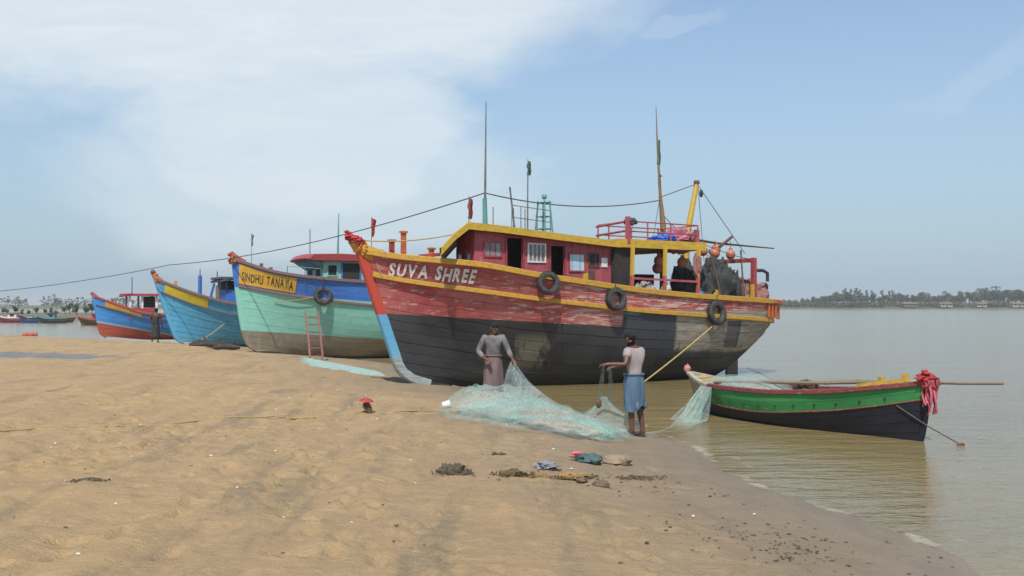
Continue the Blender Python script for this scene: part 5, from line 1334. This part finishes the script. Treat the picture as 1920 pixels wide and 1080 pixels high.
M_WEED = pm('dry_weed', (.13, .095, .05), (.08, .06, .035), 12, .9, .5); M_WEED2 = pm('dark_weed', (.07, .055, .036), (.12, .095, .06), 12, .9, .5); M_STRAW = pm('straw', (.32, .21, .07), (.24, .15, .06), 12, .9, .5)
weed('seaweed_clump', -.62, 11.2, .22, .14, M_WEED2, 'dark knotted seaweed clump with a raised lump, lying alone on sand', 81, 90)
weed('seaweed_clump', .02, 11.35, .24, .12, M_WEED, 'grey brown seaweed clump with upright tangle, beside orange straw', 85, 90)
weed('straw_wisp', .30, 11.4, .22, .06, M_STRAW, 'wisp of orange yellow straw between seaweed clumps', 87, 80, False)
weed('seaweed_clump', .72, 11.5, .26, .08, M_WEED, 'flat brown seaweed and straw patch between the straw wisp and the waterline', 91, 100, True, M_STRAW)
weed('seaweed_clump', 1.42, 11.7, .30, .05, M_WEED2, 'thin scattered dark weed strip on damp sand by the waterline', 93, 60, False)
heap('plastic_bag', lay(.40, 12.2), (.14, .09, .07), pm('grey_plastic', (.24, .25, .27), (.14, .14, .15), 8, .4, .4), 'crumpled grey plastic bag on the sand', 'bag', 95, .6, 3)
def stone(x, y, s_, mat, label, seed):
    MB().ell((0, 0, s_ * .25), (s_, s_ * .75, s_ * .45), 14, 9, .4, seed).build('sand_clod' if mat is not M_ROCK else 'stone', mat, None, label, 'clod' if mat is not M_ROCK else 'stone', loc=lay(x, y))
M_ROCK = pm('brown_stone', (.11, .08, .05), (.16, .12, .08), 9, .9, .6); M_CLOD = pm('sand_clod', (.27, .21, .14), (.20, .155, .10), 9, .95, .6)
stone(1.36, 13.05, .17, M_CLOD, 'low rounded clod of packed sand beside the teal cloth', 97)
stone(.78, 11.32, .065, M_ROCK, 'rounder of two brown stones below the seaweed', 98)
stone(.97, 11.1, .10, M_ROCK, 'longer flat one of two brown stones below the seaweed', 99)
weed('seaweed_clump', -4.0, 9.6, .18, .05, M_WEED2, 'flat dark weed scrap alone on the churned sand', 101, 50)
weed('driftwood_scrap', -.18, 13.0, .10, .05, M_WEED2, 'short dark scrap of driftwood beyond the seaweed line', 103, 30)
# tiny dark debris, too small to count
rnd = random.Random(8); mb = MB()
for k in range(420):
    if k < 190: x, y = 2.35 + rnd.gauss(0, .16) * (1 + (k % 5)), 8.75 + rnd.gauss(0, .28) * (1 + (k % 3))
    elif k < 300: x, y = rnd.uniform(-.9, 2.4), rnd.gauss(11.5, .45)
    else: x, y = rnd.uniform(-6, 3), rnd.uniform(7, 20)
    z = gz(x, y)
    if z < .015: continue
    s_ = rnd.uniform(.004, .013)**1.0 if k < 300 else rnd.uniform(.004, .011)
    mb.ell((x, y, z + s_ * .3), (s_ * rnd.uniform(.8, 2), s_ * rnd.uniform(.7, 1.3), s_ * .6), 7, 5, 1.0, k)
mb.build('shore_debris', M_WEED, kind='stuff')
mb = MB()
for k in range(60):
    x, y = rnd.uniform(-6, 2.5), rnd.uniform(7, 22); z = gz(x, y); s_ = rnd.uniform(.008, .018)
    if z > .02: mb.ell((x, y, z + s_ * .4), (s_, s_, s_ * .6), 6, 4, .3, k)
mb.build('shell_bits', pm('shell_white', (.7, .68, .62)), kind='stuff')
# foam lapping along the water's edge
m, nt, b = newmat('foam'); v = coords(nt)
at = nt.nodes.new('ShaderNodeAttribute'); at.attribute_name = 'thickness'
f1 = noi(v, 14, 7, .75, .8); f2 = noi(scl(v, (1, 1, 1), (3, 1, 0)), 1.3, 3, .5)
setp(nt, b, Base_Color=(.52, .48, .38), Roughness=.8, Alpha=(f1 * .9 + X(nt, at.outputs['Fac']) * .35 + (f2 - .5) * 1.9).step(.74, 1.10) * .42)
bump(nt, b, f1, .5, .02)
def foam(y0, y1, w, shift, n):
    ys_ = np.linspace(y0, y1, n); rows = []; xs_ = np.linspace(0, 6, 600)
    for y in ys_:
        zz = ground(xs_, np.full(600, y)); i_ = np.argmax((zz < 0) & (xs_ > .2)); x = xs_[i_] + shift + .10 * float(fbm(np.array(y * 1.4), np.array(shift), 3, 3))
        rows.append([(x + w * q, y, .007 + .006 * math.sin(q * math.pi)) for q in np.linspace(0, 1, 9)])
    o_n = MB().grid(rows).build('foam', m, kind='stuff')
    a_ = np.repeat(np.sin(np.linspace(0, math.pi, 9))[None, :], n, 0); a_ *= np.clip(np.minimum(np.arange(n), n - 1 - np.arange(n)) / 8, 0, 1)[:, None]
    t_ = o_n.data.attributes.new('thickness', 'FLOAT', 'POINT'); t_.data.foreach_set('value', a_.ravel().astype(np.float32))
foam(8.0, 17.2, .26, -.10, 240); foam(9.2, 15.6, .22, .30, 160)

# mint skiff lying upturned between the two trawlers
HK = Hull(xb=[(0, .25), (1, 0)], xs=[(0, 4.8), (1, 5.2)], zk=[(0, 0), (1, 0)], zl=[(0, .22), (1, .22)], zs=[(0, .42), (.5, .38), (1, .42)], b=[(0, .04), (.2, .3), (.5, .45), (.8, .42), (1, .3)], flare=.9)
sk = thing('skiff', (0, 0, 0), 0, 'pale mint skiff lying upturned on sand between the two large trawlers', 'boat')
sk.location = (-7.05, 33.6, gz(-7.05, 33.6) + .16); sk.rotation_euler = (math.pi, R(1.6), math.atan2(-5.4, 3.5)); sk.scale = (1.2, .9, .62)
M_PMINT = pm('pale_mint', (.30, .42, .37), (.22, .33, .29), 5, .7, .3, (1, 3, 3), (.22, .26, .22), .58)
HK.core(sk, M_PMINT); HK.planks(sk, M_PMINT, 4, 2, [.5], seed=33, th=.008, gap=.006)
for sd_ in (-1, 1): HK.rail('gunwale', sk, 2.0, .03, .05, M_PMINT, 0, 1, sd_, inner=.03)
# dark logs and weed under the pale blue bow
rnd = random.Random(77)
for k, (x, y, a, L_, lb_) in enumerate([(-12.6, 42.2, .3, 1.6, 'thick black log under the sky blue hull'), (-11.6, 41.2, -.2, 1.1, 'short burnt looking log beside the mint green bow'), (-13.1, 42.8, 1.0, .9, 'crooked dark branch on sand under the sky blue hull')]):
    t = thing('driftwood_log', lay(x, y, .08), a, lb_, 'log')
    MB().tube([(-L_ / 2, 0, 0), (-L_ / 6, .08, .03), (L_ / 5, -.05, .04), (L_ / 2, .06, .0)], [.10, .12, .11, .07], 8).build('trunk', pm('burnt_wood', (.03, .025, .022), (.06, .05, .04), 8, .9, .6), t)
    MB().tube([(L_ / 6, 0, .06), (L_ / 4, .1, .25), (L_ / 3, .15, .3)], [.05, .035, .02], 6).build('branch', MATS['burnt_wood'], t)
weed('seaweed_clump', -12.0, 41.6, .8, .3, M_WEED2, 'big dark weed heap between sky blue and mint green bows', 111, 120)
# rusty orange drum piece far on the sand spit
t = thing('oil_drum', lay(-26.9, 56.5, .12), .2, 'rusty orange drum lying on its side on the far sand spit', 'drum'); t.scale = (.5, .5, .5)
MB().lathe([(0, -.75), (.26, -.75), (.27, -.3), (.285, -.28), (.27, -.26), (.27, .26), (.285, .28), (.27, .3), (.26, .75), (0, .75)], 18, (0, 0, 0), (1, .1, 0)).build('barrel', pm('rust_orange', (.42, .12, .06), (.30, .08, .05), 6, .7), t)
MB().lathe([(.255, .74), (.285, .755), (.255, .77)], 18, (0, 0, 0), (1, .1, 0)).build('rim', MATS['rust_orange'], t)

# ================================================================ far banks
def land(name, x0, x1, y0, depth, zt, seed, mat, nx=120, ny=10):
    a = np.linspace(x0, x1, nx); k = np.linspace(0, 1, ny)
    Yf = y0 + 10 * fbm(a * .02, a * 0, 3, seed); rows = []
    Z = np.minimum(1, k * 6)[None, :]**.7 * (zt + .5 * fbm(a * .03, a * 0 + 3, 3, seed + 2))[:, None] - .3
    Y = Yf[:, None] + depth * k[None, :]**1.5
    MB().grid(np.stack([np.repeat(a[:, None], ny, 1), Y, Z], -1)).build(name, mat, kind='structure')
M_GRASS = pm('bank_grass', (.075, .095, .03), (.12, .12, .045), .12, .95, .1)
land('far_bank', -1500, 1800, 520, 500, 1.9, 4, M_GRASS, 200)
land('near_bank', -190, -50, 140, 60, 1.0, 14, pm('bank_mud', (.16, .13, .08), (.10, .10, .05), .3, .95, .1), 80)
M_LEAF = pm('leaves', (.035, .065, .025), (.055, .085, .035), .8, .8, .1); M_LEAF2 = pm('dusty_leaves', (.055, .075, .04), (.075, .09, .05), .8, .8, .1); M_BARK = pm('bark', (.09, .07, .05), None, 3, .9)
def leaf_cloud(mb, c, rr, n, s_, rnd):
    for k in range(n):
        while True:
            p = Vector((rnd.uniform(-1, 1), rnd.uniform(-1, 1), rnd.uniform(-1, 1)))
            if .25 < p.length < 1: break
        p = Vector((p.x * rr[0], p.y * rr[1], p.z * rr[2])) + Vector(c)
        u_ = Vector((rnd.gauss(0, 1), rnd.gauss(0, 1), rnd.gauss(0, .6))).normalized(); w_ = u_.cross(Vector((rnd.gauss(0, 1), rnd.gauss(0, 1), rnd.gauss(0, 1)))).normalized(); q = s_ * rnd.uniform(.6, 1.4)
        mb.add([p - u_ * q, p + w_ * q * .6, p + u_ * q, p - w_ * q * .6], [(0, 1, 2, 3)])
def tree_meshes(kind, seed):
    rnd = random.Random(seed); tr = MB(); cr = MB()
    if kind == 'round':
        tr.tube([(0, 0, -.5), (.1, 0, 2), (0, .1, 4.2)], [.28, .2, .1], 6)
        for k in range(4):
            a = rnd.uniform(0, 6.28); tr.tube([(0, 0, 2.2), (math.cos(a) * 1.3, math.sin(a) * 1.3, 4.2)], [.12, .04], 5)
        for k in range(9):
            a = rnd.uniform(0, 6.28); q = rnd.uniform(0, 2.2); leaf_cloud(cr, (q * math.cos(a), q * math.sin(a), rnd.uniform(3.0, 6.3)), (rnd.uniform(1, 1.7), rnd.uniform(1, 1.7), rnd.uniform(.7, 1.2)), 60, .34, rnd)
    elif kind == 'tall':
        tr.tube([(0, 0, -.5), (.1, 0, 4), (0, .1, 7.5)], [.22, .15, .05], 6)
        for k in range(8): leaf_cloud(cr, (rnd.gauss(0, .35), rnd.gauss(0, .35), 3.2 + k * .75), (rnd.uniform(.6, 1.0) * (1.1 - k * .06), rnd.uniform(.6, 1), .7), 46, .28, rnd)
    else:
        tr.tube([(0, 0, -.5), (.3, 0, 4), (.2, .2, 8)], [.17, .13, .10], 6)
        for k in range(14):
            a = k / 14 * 6.28; L_ = rnd.uniform(1.6, 2.2); e = rnd.uniform(-.2, .7)
            pts = [Vector((.2 + math.cos(a) * L_ * j / 5, .2 + math.sin(a) * L_ * j / 5, 8 + e * L_ * j / 5 - 1.4 * (j / 5)**2)) for j in range(6)]
            for j in range(5): 
                sd3 = Vector((-math.sin(a), math.cos(a), 0)) * .3 * (1 - j / 6); dn = Vector((0, 0, -.22))
                cr.add([pts[j], pts[j + 1], pts[j + 1] + sd3 + dn, pts[j] + sd3 + dn], [(0, 1, 2, 3)]); cr.add([pts[j], pts[j + 1], pts[j + 1] - sd3 + dn, pts[j] - sd3 + dn], [(0, 1, 2, 3)])
    return tr, cr
TV = {}
for kind, nvar in (('round', 4), ('tall', 3), ('palm', 2)):
    for i in range(nvar):
        tr, cr = tree_meshes(kind, 200 + i * 7 + len(kind)); TV[kind, i] = (tr.mesh('trunk', M_BARK), cr.mesh('crown', M_LEAF if i % 2 else M_LEAF2, False))
def tree(kind, i, x, y, z, s_, rz, label, group):
    t = thing({'round': 'broadleaf_tree', 'tall': 'slender_tree', 'palm': 'palm_tree'}[kind], (x, y, z), rz, label, 'tree', group); t.scale = (s_, s_, s_)
    for nm, me in zip(('trunk', 'crown'), TV[kind, i]): put(bpy.data.objects.new(nm, me), nm, t)
rnd = random.Random(55)
def bx(px, d): return (px - 960) / 1900 * d
def top(px): return float(np.interp(px, [1470, 1500, 1540, 1580, 1600, 1690, 1720, 1760, 1790, 1830, 1870, 1930, 2000], [562, 561, 554, 548, 550, 550, 549, 552, 550, 545, 541, 540, 541]))
for k in range(92):
    px = 1455 + k * 5.8 + rnd.uniform(-4, 4); d_ = rnd.uniform(548, 600); hgt = (573 - top(px)) / 1900 * d_ * rnd.uniform(.72, 1.12) + .8
    tree('round', k % 4, bx(px, d_), d_, 1.2, max(.45, hgt / 7.4), rnd.uniform(0, 6), 'dark rounded tree in the row along the far river bank', 'rounded trees on the far bank')
for k, (px, ty) in enumerate([(1585, 540), (1595, 541), (1604, 539), (1612, 542), (1626, 543), (1636, 544), (1655, 543), (1668, 545), (1675, 544)]):
    d_ = 575 + k * 3; tree('tall', k % 3, bx(px, d_), d_, 1.2, (575 - ty) / 1900 * d_ / 9.3, rnd.uniform(0, 6), 'slender upright tree poking above the far river bank', 'slender trees on the far bank')
for k, (px, ty) in enumerate([(1838, 537), (1868, 533), (1772, 543)]):
    d_ = 560 + k * 5; tree('palm', k % 2, bx(px, d_), d_, 1.2, (575 - ty) / 1900 * d_ / 9.0, rnd.uniform(0, 6), 'palm tree rising above the rounded trees on the far bank', 'palms on the far bank')
# undergrowth and the continuing wood, one mass
mb = MB()
for k in range(330):
    px = rnd.uniform(1440, 2100); d_ = rnd.uniform(533, 552); leaf_cloud(mb, (bx(px, d_), d_, 2.2), (3.8, 2, rnd.uniform(1, 2.3)), 40, .55, rnd)
for k in range(420):
    x = rnd.choice([rnd.uniform(-900, 130), rnd.uniform(330, 1100)]); d_ = rnd.uniform(560, 640); leaf_cloud(mb, (x, d_, 3.5), (7, 4, rnd.uniform(2.2, 4.5)), 44, .9, rnd)
mb.build('far_wood', M_LEAF2, kind='stuff', smooth=False)
# houses among the trees
M_HW = pm('whitewash', (.36, .33, .29), (.28, .26, .23), .4, .8, .1); M_TH = pm('thatch', (.20, .14, .10), None, .8, .9)
for k, (px, w, d_, lb_) in enumerate([(1705, 12, 531, 'low reddish walled house under trees on the far bank'), (1772, 10, 531, 'small whitewashed house beside the gap in the far trees'), (1838, 8, 531, 'narrow white house below the leaning palm'), (1908, 12, 530, 'long low white house at the grassy far bank')]):
    t = thing('far_house', (bx(px, d_), d_, 1.0), 0, lb_, 'house'); hh = 1.7; w *= .6
    wl = pm('brick_wash', (.20, .13, .10)) if k == 0 else M_HW
    MB().box((0, 0, hh / 2), (w, 5, hh)).build('wall', wl, t, smooth=False)
    mb = MB(); mb.add([(-w / 2 - .4, -3, hh), (w / 2 + .4, -3, hh), (w / 2 + .4, 3, hh), (-w / 2 - .4, 3, hh), (-w / 2 - .2, 0, hh + .8), (w / 2 + .2, 0, hh + .8)], [(0, 1, 5, 4), (2, 3, 4, 5), (1, 2, 5), (3, 0, 4), (0, 3, 2, 1)]); mb.build('roof', M_TH, t, smooth=False)
    MB().box((0, -2.53, .75), (.9, .1, 1.5)).build('door', M_BROWN, t, smooth=False)
    for sx in (-.3, .3): MB().box((sx * w, -2.53, 1.1), (.8, .1, .7)).build('window', M_DARK, t, smooth=False)
# moored boats and shrubs on the near left bank
def far_boat(px, d_, L_, hull_m, cab_m, label, cab=True, rz=0.2):
    t = thing('moored_boat', (bx(px, d_), d_, -.15), rz, label, 'boat'); t.scale = (.72, .72, .62)
    h = Hull(xb=[(0, .3), (1, -.4)], xs=[(0, L_ - .5), (1, L_)], zk=[(0, 0), (1, 0)], zl=[(0, .9), (.5, .6), (1, .7)], zs=[(0, 1.7), (.4, 1.15), (1, 1.2)], b=[(0, .05), (.2, .8), (.5, 1.2), (1, .8)], flare=1)
    h.core(t, hull_m); h.deck(t, M_DECK, .3, nb=3)
    for sd_ in (-1, 1): h.rail('gunwale', t, 2.0, .07, .14, cab_m, 0, 1, sd_, inner=.07, n=16)
    if cab:
        MB().box((L_ * .45, 0, 1.6), (L_ * .25, 1.4, 1.0)).build('cabin', cab_m, t, smooth=False); MB().box((L_ * .45, 0, 2.15), (L_ * .32, 1.8, .12)).build('roof', hull_m, t, smooth=False)
        MB().box((L_ * .45, -.72, 1.7), (L_ * .12, .05, .45)).build('window', M_DARK, t, smooth=False)
    MB().tube([(L_ * .6, 0, 1), (L_ * .6, 0, 3.6)], .05, 5).build('mast', M_WOOD, t)
far_boat(-5, 126, 5.5, M_PINK, M_WHITE, 'faded pink boat with white rail moored at the muddy far spit')
far_boat(38, 124, 3.2, M_BLUE, M_DARK, 'very small dark blue boat moored alone by the far spit', False)
far_boat(72, 122, 4.6, M_NAVY, M_TEAL, 'dark navy boat with teal rail moored off the far spit')
far_boat(100, 128, 3.5, M_BROWN, M_PINK, 'small brown boat with pink rail beside the navy boat', False)
far_boat(150, 110, 6.0, M_BROWN, M_RED, 'rust brown boat with red cabin half hidden by the small blue boat', True, .1)
for k in range(16):
    px = -10 + k * 13 + rnd.uniform(-4, 4); d_ = rnd.uniform(150, 175); tree('round', k % 4, bx(px, d_), d_, .4, (.19 + .07 * (k > 9)) * rnd.uniform(.8, 1.3), rnd.uniform(0, 6), 'low grey green shrub tree on the muddy spit behind moored boats', 'shrub trees on the muddy spit')

# ---------------------------------------------------------------- the air
hz = MB(); hz.box((0, 1400, 13.5), (5000, 5600, 30))
m = bpy.data.materials.new('haze'); m.use_nodes = True; nt = m.node_tree; nt.nodes.clear()
o_ = nt.nodes.new('ShaderNodeOutputMaterial'); pv = nt.nodes.new('ShaderNodeVolumePrincipled')
pv.inputs['Color'].default_value = (.88, .93, 1, 1); pv.inputs['Density'].default_value = .00042; pv.inputs['Anisotropy'].default_value = .3
nt.links.new(pv.outputs[0], o_.inputs['Volume'])
hz.build('haze', m, kind='stuff', smooth=False)
